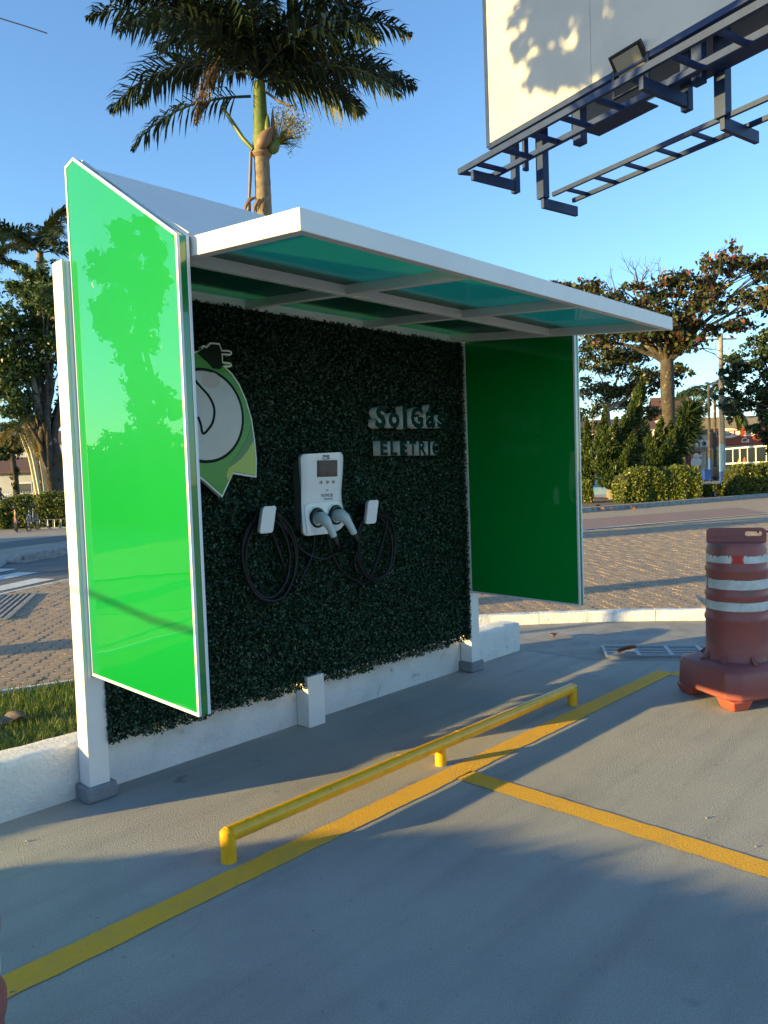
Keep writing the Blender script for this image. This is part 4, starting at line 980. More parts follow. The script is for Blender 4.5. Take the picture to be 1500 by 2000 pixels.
b = MB(); b.tube([spot(490,297,pd-.1),spot(489,340,pd-.1),spot(487,385,pd-.1),spot(486,412,pd-.1)], [.035,.04,.03,.05], 7); b.build('dead_leaf_strip', SPATHE, PT, smooth=True)
for k,(a0,b0,c0) in enumerate(((480,402,.12),(497,405,.10),(506,398,.08))):
    b = MB(); b.tube([spot(500,385+6*k,pd-.25),spot(a0+8,390,pd-.3),spot(a0,b0,pd-.3),spot(a0-2,b0+14,pd-.3)], [.02,.05,.045,.01], 6); b.build('dead_leaf_curl', SPATHE, PT, smooth=True)
cr = spot(504,160,pd)
FR = [ # az, el, length, droop
 (3.00,.42,3.6,1.35),(3.35,.75,3.7,1.25),(2.75,.62,3.5,1.5),(3.9,.5,3.3,1.4),
 (.12,.36,3.5,1.0),(-.25,.18,3.3,1.1),(.35,.6,3.5,1.3),(.05,.75,3.6,1.3),(-.6,.5,3.4,1.5),(.8,.6,3.3,1.4),
 (1.5,.9,3.3,1.5),(-1.5,.75,3.2,1.7),(2.6,1.15,3.3,1.3),(.4,1.15,3.3,1.3),(-2.2,.95,3.2,1.6),(3.5,1.0,3.4,1.7),(-.1,.0,2.4,.9),(3.0,1.0,4.0,1.0),(.1,1.0,4.0,.95),(1.6,1.25,3.9,1.1),(-1.4,1.2,3.9,1.2),(2.5,.9,3.9,1.1),(.7,.9,3.8,1.1),(3.7,1.2,3.9,.9)]
for i,(az,el,L_,dr_) in enumerate(FR):
    frond(cr+Vector((0,0,.25*math.sin(el))), az, el, L_*1.06, dr_, .78, 88, .066, .95, 100+i, 1.1, PALMLF, 'frond', PT, .03, .10)
fr0 = spot(490,188,pd)
frond(fr0, 3.25, -.05, 3.0, .95, .62, 70, .05, .8, 300, .9, PALMLF, 'frond', PT, .03, .10)
b = MB(); frond(spot(430,110,pd-.3), 3.3, -1.0, 1.6, .5, .35, 60, .03, 1.6, 301, 1.2, DEADF, 'dead_frond', PT, .02)

# ================================================================== LEFT BACKGROUND
d = 31
HL = thing('clipped_hedge', 'long clipped hedge behind the two parked bicycles at the left', 'hedge', tuple(base(90,1030,d)))
def hedge_leaves(t, c, ux, uy, lx_, ly_, h, n, size, m=HEDGE):
    c = Vector(c); ux = Vector(ux).normalized(); uy = Vector(uy).normalized()
    b = MB(); b.obox(c+Vector((0,0,h*.45)), ux*lx_*.94, uy*ly_*.86, Vector((0,0,h*.43))); b.build('stems', HEDGEC, t)  # not real stems: a dark box added under the leaves to block light
    P = []; Nn_ = []
    for i in range(n):
        f = rng.random(); a, q, z = rng.uniform(-1,1), rng.uniform(-1,1), rng.uniform(.04,1)
        k = .9+.14*rng.random()
        if f < .40: q = -k; nv = -uy
        elif f < .78: z = .95+.10*abs(rng.gauss(0,.5)); nv = Vector((0,0,1))
        elif f < .90: a = k*(1 if rng.random() < .5 else -1); nv = ux*a
        else: q = k; nv = uy
        ph_ = c.x*3.1+c.y*1.7
        w = .06*math.sin(a*lx_*3.1+ph_)+.05*math.sin(a*lx_*7.3+2*ph_+q)+.05*math.sin(z*5+a*lx_*4+ph_)+rng.gauss(0,.03)
        z *= 1-.30*max(0,(abs(a)-.72)/.28)**2-.16*max(0,(abs(q)-.6)/.4)**2; a *= 1-.10*max(0,z-.5)
        p = c+ux*a*lx_+uy*q*ly_*(1+w)+Vector((0,0,h*z*(1+w*.8))); P.append(tuple(p)); Nn_.append(tuple(nv))
    V, F = leaves(np.array(P), size, None, .55, np.array(Nn_), .9); tag(np_mesh('leaves', V, F, m, t), kind='stuff')
hu = (base(140,1022,31)-base(10,1030,31)).normalized(); hv = Vector((-hu.y,hu.x,0)); hv = hv if hv.dot(FLAT) > 0 else -hv
hedge_leaves(HL, base(105,1030,31.5), hu, hv, 1.95, .8, 1.28, 9000, .11)
# big tree with several trunks
tb = base(105,1000,38); 
tree('broadleaf_tree', 'tall leafy tree with forked mossy trunks at the left behind the hedge', tb, [((0,0,0),.55),((.0,0,1.6),.45),((-.1,0,2.6),.42)],
     [blob(40,640,38,55,45),blob(95,610,38,45,50),blob(20,730,37.5,50,60),blob(70,690,38.5,50,50),blob(105,700,38,35,60),blob(-10,680,38,60,80),blob(30,790,37,40,30),blob(95,560,39,38,32),blob(60,545,39,45,28),blob(105,535,39,30,26),blob(110,790,38.5,28,35),blob(140,650,39,45,70),blob(40,575,39,50,25)],
     15000, .24, GENLF, seed=3, sub=12, inner=.3, spread=.42)
b = MB()
for k,(pts_,r0,r1) in enumerate((([(85,980),(78,900),(60,850),(35,790),(10,740)],.34,.14),([(98,980),(95,905),(85,840),(70,770),(55,700)],.32,.12),([(110,980),(112,900),(105,850),(120,790),(125,730)],.30,.10))):
    b = MB(); P_ = [spot(u,v,38) for u,v in pts_]; P_[0].z = .3; S_ = smooth_path(P_,4); b.tube(S_, np.linspace(r0,r1,len(S_)), 9)
    o = b.build('trunk_fork', TRUNKP if k == 1 else TRUNK, bpy.data.objects['broadleaf_tree'], smooth=True)
def palm(name, label, bu, bv, bd_, cu, cv, tr0, tr1, nf__, L_, ll, lm, seed, els=(-.2,1.2), droop=1.3, group=None, lw=.05, bark=PALMTR, nleaf=34, hang=.6):
    pb2 = base(bu,bv,bd_); c = spot(cu,cv,bd_); t = thing(name, label, 'palm tree', tuple(pb2), group)
    b = MB(); S_ = smooth_path([pb2, pb2.lerp(c,.5)+Vector((.05,.03,0)), c],6); b.tube(S_, np.linspace(tr0,tr1,len(S_)), 10); b.build('trunk', bark, t, smooth=True)
    r_ = random.Random(seed)
    for i in range(nf__):
        az = i*2.399+r_.uniform(-.3,.3); el = els[0]+(els[1]-els[0])*((i*.618)%1); 
        frond(c, az, el, L_*r_.uniform(.8,1.1), droop*r_.uniform(.8,1.2), ll, nleaf, lw, hang, seed*50+i, .5, lm, 'frond', t, .03)
    return t
palm('feather_palm','tall feathery palm whose upright fronds top the leafy tree at far left',70,985,42,78,495,.22,.18,22,4.2,.75,PALMLF2,5,(.2,1.45),1.35,lw=.11,hang=.5,nleaf=56)
palm('feather_palm','feathery palm with arching crown cut off by the left edge of the photo',-15,985,43,-10,515,.22,.18,14,3.7,.75,PALMLF2,6,(.0,1.3),1.4,lw=.11,hang=.6,nleaf=56)
ap = base(78,1000,36)
AP = thing('leaning_palm', 'small leaning palm with two pale stems and yellowing fronds left of the forked tree', 'palm tree', tuple(ap))
for k,(pts_,r0) in enumerate((([(86,985),(66,900),(52,860),(40,835)],.085),([(80,985),(60,905),(48,870),(39,845)],.08),([(92,985),(84,930),(78,900)],.07))):
    P_ = [spot(u,v,35.5+.1*k) for u,v in pts_]; P_[0].z = 0; S_ = smooth_path(P_,4); MB().tube(S_, np.linspace(r0,r0*.6,len(S_)), 8).build('stem', mat('pale_palm_stem%d'%k,(.42,.38,.24),.6), AP, smooth=True)
cpt = spot(38,835,35.5)
for i in range(12): frond(cpt, 1.2+i*.42, .9-.11*i, 1.9, 1.5, .5, 26, .06, .8, 700+i, .5, PALMLF2 if i < 8 else PALMYEL, 'frond', AP, .03)
frond(cpt, 2.9, .1, 1.5, 1.5, .5, 26, .06, 1.0, 720, .5, PALMYEL, 'frond', AP, .03)
# houses and fence at far left
def house(name, label, c, ux, w, dp, h, rh, wall, roof, wins=(), over=.5):
    c = Vector(c); ux = Vector(ux).normalized(); uy = Vector((-ux.y,ux.x,0)); uy = uy if uy.dot(FLAT) > 0 else -uy
    t = thing(name, label, 'house', tuple(c)); b = MB(); b.obox(c+uy*dp/2+Vector((0,0,h/2)), ux*w/2, uy*dp/2, Vector((0,0,h/2))); wl = b.build('wall', wall, t)
    b = MB(); e = over; v_ = lambda a,q,z: c+ux*a+uy*q+Vector((0,0,z))
    A4 = [v_(-w/2-e,-e,h),v_(w/2+e,-e,h),v_(w/2+e,dp+e,h),v_(-w/2-e,dp+e,h),v_(-w/2-e,dp/2,h+rh),v_(w/2+e,dp/2,h+rh)]
    A4b = [p+Vector((0,0,.16)) for p in A4]
    b.add(A4+A4b, [(0,1,5,4),(2,3,4,5),(6,10,11,7),(8,11,10,9),(0,6,7,1),(2,8,9,3),(0,4,10,6),(4,3,9,10),(1,7,11,5),(5,11,8,2)]); b.build('roof', roof, t)
    for (a,z,ww,hh) in wins:
        f = MB(); f.obox(v_(a,-.03,z), ux*ww/2, uy*.05, Vector((0,0,hh/2))); fo = f.build('window', ALU, t)
        f = MB(); f.obox(v_(a,-.06,z), ux*(ww/2-.08), uy*.04, Vector((0,0,hh/2-.08))); f.build('pane', GLASS_DK, fo)
    return t
hx = (base(140,970,62)-base(-20,974,62)).normalized()
house('house','pale single-storey house with a dark roof edge beyond the fence at left',base(10,972,64),hx,9,8,2.9,1.3,PALEW,ROOFR,[(-2.2,1.5,1.4,1.2),(1.6,1.5,1.4,1.2)])
house('house','white two-storey house with a green balcony behind the trees at left',base(60,966,80),hx,9,8,6.2,1.4,PALEW,ROOFR,[(-2.5,4.6,1.5,1.4),(.5,4.6,1.5,1.4),(2.6,1.6,1.4,1.4)])
FN = thing('white_fence','low white picket fence in front of the pale house at left','fence',tuple(base(40,975,54)))
f0 = base(-60,975,54)
for k in range(3): b = MB(); b.beam(f0+Vector((0,0,.25+.5*k)), f0+hx*9+Vector((0,0,.25+.5*k)), .05, .07); b.build('rail', ALU, FN)
for k in range(46): b = MB(); p = f0+hx*(k*.2); b.beam(p+Vector((0,0,0)), p+Vector((0,0,1.4)), .05, .05); b.build('picket', ALU, FN)
# second tree trunk with ivy, thin
tree('slim_tree','slim dark tree with ivy on its trunk standing before the pale house',base(33,985,45),[((0,0,0),.22),((0,0,2),.18),((-.1,0,3.6),.14)],[blob(30,850,45,40,28),blob(10,875,45,35,22),blob(55,865,45,28,25),blob(33,940,45,9,35)],2200,.26,DARKLF,seed=9)
# bicycles, seen nearly end on
def bicycle(label, u, v, fm, turn, seed):
    p = base(u,v,28.2 if seed == 1 else 28.6); t = thing('bicycle', label, 'bicycle', tuple(p), 'bicycles parked at the rack')
    h = Matrix.Rotation(turn,3,'Z'); fx = h @ Vector((p.x-CAM[0],p.y-CAM[1],0)).normalized(); sx = Vector((-fx.y,fx.x,0))
    X = lambda a,s,z: p+fx*a+sx*s+Vector((0,0,z))
    for a in (0,1.05):
        b = MB(); n = 28; r0 = .34
        b.tube([X(a+r0*math.cos(2*math.pi*k/n),0,r0+r0*math.sin(2*math.pi*k/n)) for k in range(n+1)], .024, 8, cap=False); w = b.build('wheel', BLACK, t, smooth=True)
        b = MB()
        for k in range(10): q = 2*math.pi*k/10; b.tube([X(a,.0,r0), X(a+.32*math.cos(q),0,r0+.32*math.sin(q))], .004, 4)
        b.tube([X(a,-.05,r0),X(a,.05,r0)], .025, 8); b.build('spokes', METAL, w)
    b = MB(); bbk = X(.48,0,.30); st = X(.62,0,.82); hd = X(.12,0,.78); hb = X(.10,0,.60)
    for q0,q1 in ((bbk,st),(st.lerp(bbk,.12),hd),(bbk,hb),(bbk,X(1.05,0,.34)),(st.lerp(bbk,.2),X(1.05,0,.34)),(hd,hb)): b.tube([q0,q1], .02, 8)
    for s in (-.055,.055): b.tube([hb+sx*s, X(0,s,.34)], .014, 6)
    b.tube([hb-sx*.055,hb+sx*.055], .02, 6); b.build('frame', fm, t, smooth=True)
    b = MB(); b.tube([hd,X(.10,0,.98)], .015, 6); b.tube([X(.06,-.33,1.02),X(.10,-.2,1.0),X(.10,0,.98),X(.10,.2,1.0),X(.06,.33,1.02)], .015, 6); b.build('handlebar', BLACK, t)
    b = MB(); b.tube([X(.78,0,.92),X(.68,0,.93),X(.55,0,.92),X(.46,0,.91)], [.02,.075,.05,.02], 8); b.tube([st,X(.63,0,.91)], .014, 6); b.build('saddle', BLACK, t, smooth=True)
    b = MB(); b.tube([X(.48,-.12,.30),X(.48,.12,.30)], .014, 6); b.obox(X(.48,.16,.22), fx*.045, sx*.05, Vector((0,0,.012))); b.obox(X(.48,-.16,.38), fx*.045, sx*.05, Vector((0,0,.012))); b.build('pedals', BLACK, t)
    return t
bicycle('bicycle with red frame seen end on, left of the pair by the hedge',33,1041,REDP,.05,1)
bicycle('bicycle with bluish frame turned slightly, right of the pair by the hedge',57,1040,BLUEP,-.30,2)
RK = thing('bicycle_rack','low metal bicycle rack in front of the hedge right of the bicycles','bicycle rack',tuple(base(105,1030,30)))
for k in range(5):
    p = base(86+13*k,1028,30); b = MB(); q = hu*.16
    b.tube([p-q,p-q+Vector((0,0,.36)),p+q+Vector((0,0,.36)),p+q], .018, 6); b.build('hoop', METAL, RK)
b = MB(); b.beam(base(80,1029,30)+Vector((0,0,.03)), base(142,1025,30)+Vector((0,0,.03)), .05, .05); b.build('ground_bar', METAL, RK)
# rider on a motorbike at the left edge
mp = base(3,999,53); MT = thing('motorbike','dark motorbike partly cut off by the left edge of the photo','motorbike',tuple(mp))
fx = SIDE; X = lambda a,s,z: mp+SIDE*a+FLAT*s+Vector((0,0,z))
for a in (-.62,.62): b = MB(); b.tube([X(a+.27*math.cos(2*math.pi*k/20),0,.29+.27*math.sin(2*math.pi*k/20)) for k in range(21)], .055, 8, cap=False); b.build('wheel', BLACK, MT, smooth=True)
b = MB(); b.tube([X(-.75,0,.72),X(-.4,0,.74),X(0,0,.72),X(.25,0,.82),X(.38,0,.78)], [.08,.13,.12,.16,.07], 10); b.tube([X(-.1,0,.34),X(.2,0,.36)], [.15,.15], 10); b.tube([X(.62,0,.3),X(.42,0,.95)], .035, 8); b.tube([X(-.62,0,.3),X(-.1,0,.4)], .04, 8); b.build('body', CARB, MT, smooth=True)
b = MB(); b.tube([X(.36,-.33,1.02),X(.42,0,.98),X(.36,.33,1.02)], .02, 6); b.build('handlebar', BLACK, MT)
b = MB(); b._lathe([(.02,0),(.08,.02),(.08,.05),(.03,.06)], 10, tuple(X(.50,0,.80)), 0); b.build('headlight', LENS, MT)
def skin_figure(name, verts, edges, radii, m, parent, sub=2):
    me = bpy.data.meshes.new(name); me.from_pydata([tuple(v) for v in verts], edges, []); me.materials.append(m)
    o = bpy.data.objects.new(name, me); COL.objects.link(o); s = o.modifiers.new('skin','SKIN'); s.use_smooth_shade = True
    if not me.skin_vertices: me.skin_vertices.new(name='skin') if hasattr(me.skin_vertices,'new') else None
    bm = bmesh.new(); bm.from_mesh(me); lay = bm.verts.layers.skin.verify()
    for i,v in enumerate(bm.verts): v[lay].radius = (radii[i],radii[i]); v[lay].use_root = (i == 0)
    bm.to_mesh(me); bm.free()
    u = o.modifiers.new('smooth','SUBSURF'); u.levels = sub; u.render_levels = sub; attach(o, parent); return o
PS = thing('person','person with dark hair in dark clothes riding the motorbike at the left edge','person',tuple(X(-.1,0,0)))
vv = [X(-.15,0,.86),X(-.12,0,1.08),X(-.05,0,1.30),X(-.02,0,1.42),X(.0,0,1.52)]; ee = [(0,1),(1,2),(2,3),(3,4)]; rr = [.15,.14,.15,.06,.075]
for s in (-1,1):
    i0 = len(vv); vv += [X(.22,.12*s,.80),X(.12,.15*s,.45),X(.24,.15*s,.36)]; ee += [(0,i0),(i0,i0+1),(i0+1,i0+2)]; rr += [.085,.06,.05]
    i0 = len(vv); vv += [X(-.02,.20*s,1.28),X(.10,.25*s,1.08),X(.34,.30*s,1.03)]; ee += [(2,i0),(i0,i0+1),(i0+1,i0+2)]; rr += [.07,.05,.04]
skin_figure('body', vv, ee, rr, CLOTH, PS)
b = MB(); b._lathe([(.03,-.12),(.075,-.09),(.09,0),(.085,.07),(.04,.12)], 12, tuple(X(.02,0,1.58)), 0); b.build('face', SKIN, PS, smooth=True)
b = MB(); b._lathe([(.06,-.08),(.105,-.02),(.11,.05),(.085,.11),(.03,.145)], 12, tuple(X(-.015,.0,1.60)), 0); b.build('hair', CLOTH, PS, smooth=True)

# ================================================================== RIGHT BACKGROUND
# sea almond tree with reddening leaves
ab = base(1308,945,46)
tree('sea_almond_tree','spreading sea almond tree with reddish leaves and a thick mottled trunk',ab,[((0,0,0),.50),((.03,0,1.5),.42),((-.05,0,3),.41),((.04,0,4.4),.35),((-.06,0,5.8),.40),((-.1,0,7.9),.38)],
 [blob(1180,590,46,55,26),blob(1130,570,47,45,22),blob(1240,580,45,50,30),blob(1290,600,45,60,36),blob(1350,610,45,55,36),blob(1330,560,46,55,28),blob(1390,560,46,50,36),
  blob(1425,500,46,26,30),blob(1400,520,46,35,30),blob(1460,520,46,40,26),blob(1475,585,45,45,30),blob(1420,630,45,50,24),blob(1200,640,46,60,30),blob(1160,660,46,40,28),blob(1090,560,48,25,14),blob(1310,660,45,45,24),blob(1495,540,46,30,30),blob(1270,650,45,50,30),blob(1340,665,45,45,26),blob(1300,640,44.5,60,34)],
 10500,.33,ALMLF,bark=TRUNK,seed=21,sub=12,aspect=.55,inner=.2,spread=.36,twigs=8)
b = MB(); r5 = random.Random(4)
for k in range(16):                                     # bare twigs poking out of the crown
    u0, v0 = r5.choice([(1200,580),(1250,560),(1290,560),(1140,575),(1400,690),(1370,680)]); p = spot(u0,v0,45.5)
    up = v0 < 600
    e = spot(u0+r5.uniform(-40,30) if up else u0+r5.uniform(30,75), v0-r5.uniform(25,60) if up else v0+r5.uniform(-25,50), 45.5); L_ = limb(b, p, e, .035, .012, .02, 5, k, .12)
    for j in range(3): limb(b, L_[2+j], L_[2+j]+Vector((r5.uniform(-.7,.7),r5.uniform(-.7,.7),r5.uniform(.1,.8))), .014, .006, 0, 3, k*3+j)
tag(b.build('bare_twigs', TRUNK, bpy.data.objects['sea_almond_tree']), kind='stuff')
# looser olive-green tree behind the junipers
ob_ = base(1195,945,52)
tree('olive_green_tree','loose olive-green tree with pale slanting trunks left of the almond trunk',ob_,[((.0,0,0),.26),((-.2,0,3),.22),((-.5,0,5.5),.18)],
 [blob(1165,700,52,45,34),blob(1215,705,52,45,30),blob(1250,750,52,40,30),blob(1160,770,52,40,30),blob(1205,780,53,40,30),blob(1270,800,52,30,25),blob(1145,830,53,30,40),blob(1235,690,53,45,22),blob(1330,725,52,22,18),blob(1290,745,53,35,25)],
 9000,.27,OLIVE,bark=TRUNKP,seed=22,sub=10,inner=.25,spread=.40,twigs=4)
# junipers: twisted flame-shaped spires
def juniper(name, label, b0, spires, n, seed, bare=None):
    t = thing(name, label, 'juniper', tuple(b0)); br = MB(); P = []; D = []
    Wt = np.array([s[2]*(s[1]-s[0]).length for s in spires]); Wt /= Wt.sum()
    for k,((p,q,r_),w) in enumerate(zip(spires,Wt)):
        limb(br, Vector(b0)+Vector((0,0,.7)), p, .10, .05, .05, 5, seed+k); br.tube([p, p.lerp(q,.7)], [.05,.015], 5)
        ax = (q-p).normalized(); e1 = ax.cross(Vector((.3,.8,.1))).normalized(); e2 = ax.cross(e1); L_ = (q-p).length
        for i in range(int(n*w)):
            t_ = rng.random()**.85; lob = 1+.28*math.sin(t_*17+k)+.2*math.sin(t_*31+2*k); an = rng.uniform(0,6.283); lob2 = 1+.22*math.sin(3*an+t_*14+k)
            rr_ = r_*(1-t_)**.75*(.35+.65*min(1,t_*5))*lob*lob2*(.62+.42*rng.random()**.4)
            P.append(tuple(p+ax*(L_*t_)+(e1*math.cos(an)+e2*math.sin(an))*rr_)); D.append(tuple(ax*1.0+(e1*math.cos(an)+e2*math.sin(an))*.8))
    b = MB(); b.tube([Vector(b0), Vector(b0)+Vector((.02,0,.8)), Vector(b0)+Vector((0,.05,1.4))], [.26,.21,.16], 10); b.build('trunk', TRUNKP, t, smooth=True); br.build('branches', TRUNK, t, smooth=True)
    V, F = leaves(np.array(P), .20, np.array(D), .32, None, .35); tag(np_mesh('foliage', V, F, JUNI, t), kind='stuff'); return t
S = lambda u0,v0,u1,v1,d_,rp: (spot(u0,v0,d_), spot(u1,v1,d_-.2), rp*d_/FOC)
juniper('juniper','big twisted juniper with several leaning spires on a short pale trunk',base(1194,976,39),
 [S(1215,920,1255,738,39,30),S(1200,920,1235,790,38.5,26),S(1180,915,1205,815,38,22),S(1165,920,1183,795,38.5,19),S(1225,900,1238,845,38,28),S(1190,925,1185,850,38,26),S(1215,930,1235,870,37.7,24),S(1205,945,1225,880,37.4,20),S(1185,950,1170,890,38,20),S(1190,955,1200,905,37.5,18),S(1230,915,1250,850,39,24)], 22000, 31)
juniper('juniper','slim upright juniper close to the right edge of the green wing',base(1149,985,40),
 [S(1148,955,1146,815,40,13),S(1150,950,1152,860,39.7,14),S(1142,955,1141,860,40,12)], 6500, 32)
juniper('juniper','dense juniper with many upright tips behind the stone bust',base(1300,962,43),
 [S(1275,900,1293,815,43,16),S(1295,905,1312,820,43,17),S(1310,905,1328,815,42.8,17),S(1262,905,1270,843,43,14),S(1290,915,1318,840,42.6,24),S(1265,915,1280,860,42.6,20),S(1315,915,1335,850,43,18),S(1250,905,1262,822,43.5,11),S(1285,930,1295,870,42.4,26),S(1310,930,1322,880,42.4,20)], 17000, 33)
# clipped bushes along the far kerb
HV = Vector((-.25,.97,0)).normalized(); HUx = Vector((.97,.25,0))
def bush(label, u0, u1, v0, d_, h, dep, n, size=.13):
    p, q = base(u0,v0,d_), base(u1,v0-.035*(u1-u0),d_*1.0); ux = (q-p); L_ = ux.length; ux.normalize(); uy = Vector((-ux.y,ux.x,0)); uy = uy if uy.dot(FLAT) > 0 else -uy
    t = thing('clipped_bush', label, 'bush', tuple((p+q)/2)); hedge_leaves(t, (p+q)/2, ux, uy, L_/2, dep, h, n, size); return t
bush('broad clipped bush with yellow-green tips in front of the stone bust',1206,1352,985,34.5,1.42,.8,8500)
bush('yellow-green clipped bush right of the blue-footed pole',1424,1530,972,37,1.45,.8,6500)
bush('low dark bush peeping out behind the broad clipped bush',1318,1362,975,38,1.35,.6,2200)
bush('small low bush between the two clipped bushes',1352,1400,973,38,.55,.4,1500)
bush('dark bush in the shade right beside the green wing',1128,1152,985,36,.95,.6,2200)
bush('small spreading bush at the foot of the blue-footed pole',1402,1440,966,38,.55,.5,1400)
# stone bust on a pedestal
bp = base(1279,950,43.5); BU = thing('stone_bust','dark stone bust of a man on a pale plinth behind the broad bush','statue',tuple(bp))
hz = spot(1279,912,43.5).z
MB().obox(bp+Vector((0,0,hz/2)), SIDE*.40, FLAT*.36, Vector((0,0,hz/2))).build('plinth', PALEW, BU, bevel=.03)
vv = [bp+Vector((0,0,hz+.06)), bp+Vector((0,0,hz+.30)), bp+Vector((0,0,hz+.50))+SIDE*.02, bp+Vector((0,0,hz+.62))+SIDE*.04, bp+SIDE*.30+Vector((0,0,hz+.27)), bp-SIDE*.28+Vector((0,0,hz+.27)), bp+SIDE*.26+Vector((0,0,hz+.04)), bp-SIDE*.24+Vector((0,0,hz+.04))]
skin_figure('shoulders', vv, [(0,1),(1,2),(2,3),(1,4),(1,5),(4,6),(5,7)], [.22,.22,.09,.10,.13,.13,.12,.12], BRONZE, BU)
b = MB(); hc = bp+SIDE*.05+Vector((0,0,hz+.78)); b._lathe([(.05,-.20),(.10,-.15),(.135,-.05),(.14,.05),(.12,.14),(.05,.195)], 14, tuple(hc), 0)
b.obox(hc+SIDE*.135-FLAT*.02+Vector((0,0,-.02)), SIDE*.025, FLAT*.022, Vector((0,0,.04))); b.build('head', BRONZE, BU, smooth=True)
# dracaena clump
yb2 = base(1335,945,50); YT = thing('dracaena','dark spiky-leaved dracaena leaning right beside the almond trunk','plant',tuple(yb2)); 
b = MB(); hd = [spot(1352,800,50),spot(1345,840,50),spot(1330,865,50.3),spot(1340,815,49.7)]
for h_ in hd: limb(b, yb2, h_, .16, .10, .0, 5, 3)
b.build('stems', TRUNK, YT, smooth=True); P = []; D = []
for h_ in hd:
    for i in range(420):
        d_ = unit(nrng.normal(size=(1,3)))[0]+np.array([0,0,-.15]); d_ /= np.linalg.norm(d_); P.append(np.array(h_)+d_*.55); D.append(d_)
V, F = leaves(np.array(P), 1.1, np.array(D), .085, None, .1); tag(np_mesh('leaves', V, F, DARKLF, YT), kind='stuff')
palm('coconut_palm','sunlit palm between the thin dark pole and the blue-footed pole',1397,925,75,1396,775,.17,.12,17,4.6,.9,PALMLF2,8,(-.45,1.2),1.3,lw=.20,hang=.7,nleaf=56,bark=TRUNK)
# dark tree at the right edge
tree('dark_tree','dark broad tree filling the right edge above the red shop sign',base(1520,930,56),[((0,0,0),.36),((-.2,0,3),.3),((-.4,0,5.5),.26)],
 [blob(1470,700,56,45,30),blob(1440,730,56,35,30),blob(1500,680,56,40,35),blob(1430,780,56,28,26),blob(1425,810,56,16,14),blob(1475,770,56,38,30),blob(1510,750,56,40,50),blob(1490,830,55.5,24,24),blob(1515,860,55.5,22,34),blob(1525,800,56,40,60),blob(1480,665,57,24,16)],
 11000,.30,DARKLF,seed=41,sub=12,inner=.25,spread=.30)
# poles
def util_pole(label, u, v, d_, vtop, r0, r1, bands, arm=None, m=POLE):
    p = base(u,v,d_); top = spot(u+ (vtop-v)*-.0, vtop, d_); H = top.z; t = thing('utility_pole', label, 'pole', tuple(p))
    z = 0
    for z1, mm in bands+[(H, m)]:
        a, c = r0+(r1-r0)*z/H, r0+(r1-r0)*z1/H; MB().tube([p+Vector((0,0,z)), p+Vector((0,0,z1))], [a,c], 14).build('shaft' if mm is m else 'painted_foot', mm, t, smooth=True); z = z1
    if arm:
        for (za, w) in arm: b = MB(); b.beam(p-SIDE*w+Vector((0,0,za)), p+SIDE*w*1.1+Vector((0,0,za)), .12, .14); [b.tube([p+SIDE*q+Vector((0,0,za+.05)), p+SIDE*q+Vector((0,0,za+.28))], .05, 6) for q in (-w*.9,-w*.4,w*.5,w)]; b.build('crossarm', METAL, t)
    return t, p, H
t_, pp_, H_ = util_pole('tall concrete utility pole with a blue painted foot and a crossarm',1411.5,944,62,655,.26,.17,[(1.0,POLEBLUE2),(3.2,POLEBLUE)],[(11.6,1.15)])
b = MB(); b.tube([pp_+SIDE*.42+Vector((0,0,6.0)), pp_+SIDE*.42+Vector((0,0,6.7))], .24, 12); b.build('transformer', CARB, t_)
t_, pp_, H_ = util_pole('thin dark lamp pole with a blue foot left of the blue-footed pole',1386.5,926,72,752,.15,.10,[(2.2,POLEBLUE2)],None,TRUNK)
b = MB(); b.tube([pp_+Vector((0,0,H_-.05)), pp_+SIDE*.7+Vector((0,0,H_+.1)), pp_+SIDE*1.3+Vector((0,0,H_+.1))], .06, 6); b.tube([pp_+SIDE*1.2+Vector((0,0,H_+.08)), pp_+SIDE*1.7+Vector((0,0,H_+.1))], .11, 6); b.build('lamp_arm', METAL, t_)
# shop
sd_ = 78; s0 = base(1336,924,sd_); su = (base(1520,917.5,sd_*.98)-s0).normalized(); sv = Vector((-su.y,su.x,0)); sv = sv if sv.dot(FLAT) > 0 else -sv
SHP = thing('shop','low tile-roofed shop with an orange doorway and a red sign band','shop',tuple(s0))
X = lambda a,q,z: s0+su*a+sv*q+Vector((0,0,z)); px = sd_/FOC
zof = lambda v,u=1400: spot(u,v,sd_).z
def sbox(name, a0, a1, z0, z1, q0, q1, m, parent=SHP): 
    b = MB(); b.obox(X((a0+a1)/2,(q0+q1)/2,(z0+z1)/2), su*(a1-a0)/2, sv*abs(q1-q0)/2, Vector((0,0,(z1-z0)/2))); return b.build(name, m, parent)
aof = lambda u: (u-1336)*px
sbox('wall', -.6, 10.5, 0, 5.0, .3, 8, CREAM)
sbox('upper_wall', aof(1343), aof(1384), zof(873), zof(845), .1, .295, CREAM); sbox('ledge', aof(1343), aof(1386), zof(876), zof(873), -.5, .29, KERBG)
b = MB(); z0, z1 = zof(842), zof(816); p = [X(-.4,.02,z0),X(10.8,.02,z0),X(10.8,2.6,z1),X(-.4,2.6,z1)]; b.add(p+[q+Vector((0,0,.15)) for q in p], [(0,1,2,3),(4,7,6,5),(0,4,5,1),(1,5,6,2),(2,6,7,3),(3,7,4,0)]); b.build('roof', ROOFT, SHP)
b = MB(); p = [X(-.4,-.02,z0-.35),X(10.8,-.02,z0-.35),X(10.8,.28,z0+.0),X(-.4,.28,z0+.0)]; b.add(p+[q+Vector((0,0,.12)) for q in p], [(0,1,2,3),(4,7,6,5),(0,4,5,1),(1,5,6,2),(2,6,7,3),(3,7,4,0)]); b.build('eave', ROOFT, SHP)
fr_ = sbox('doorway_frame', aof(1345), aof(1368), 0.05, zof(880), .2, .28, SIGNRED)
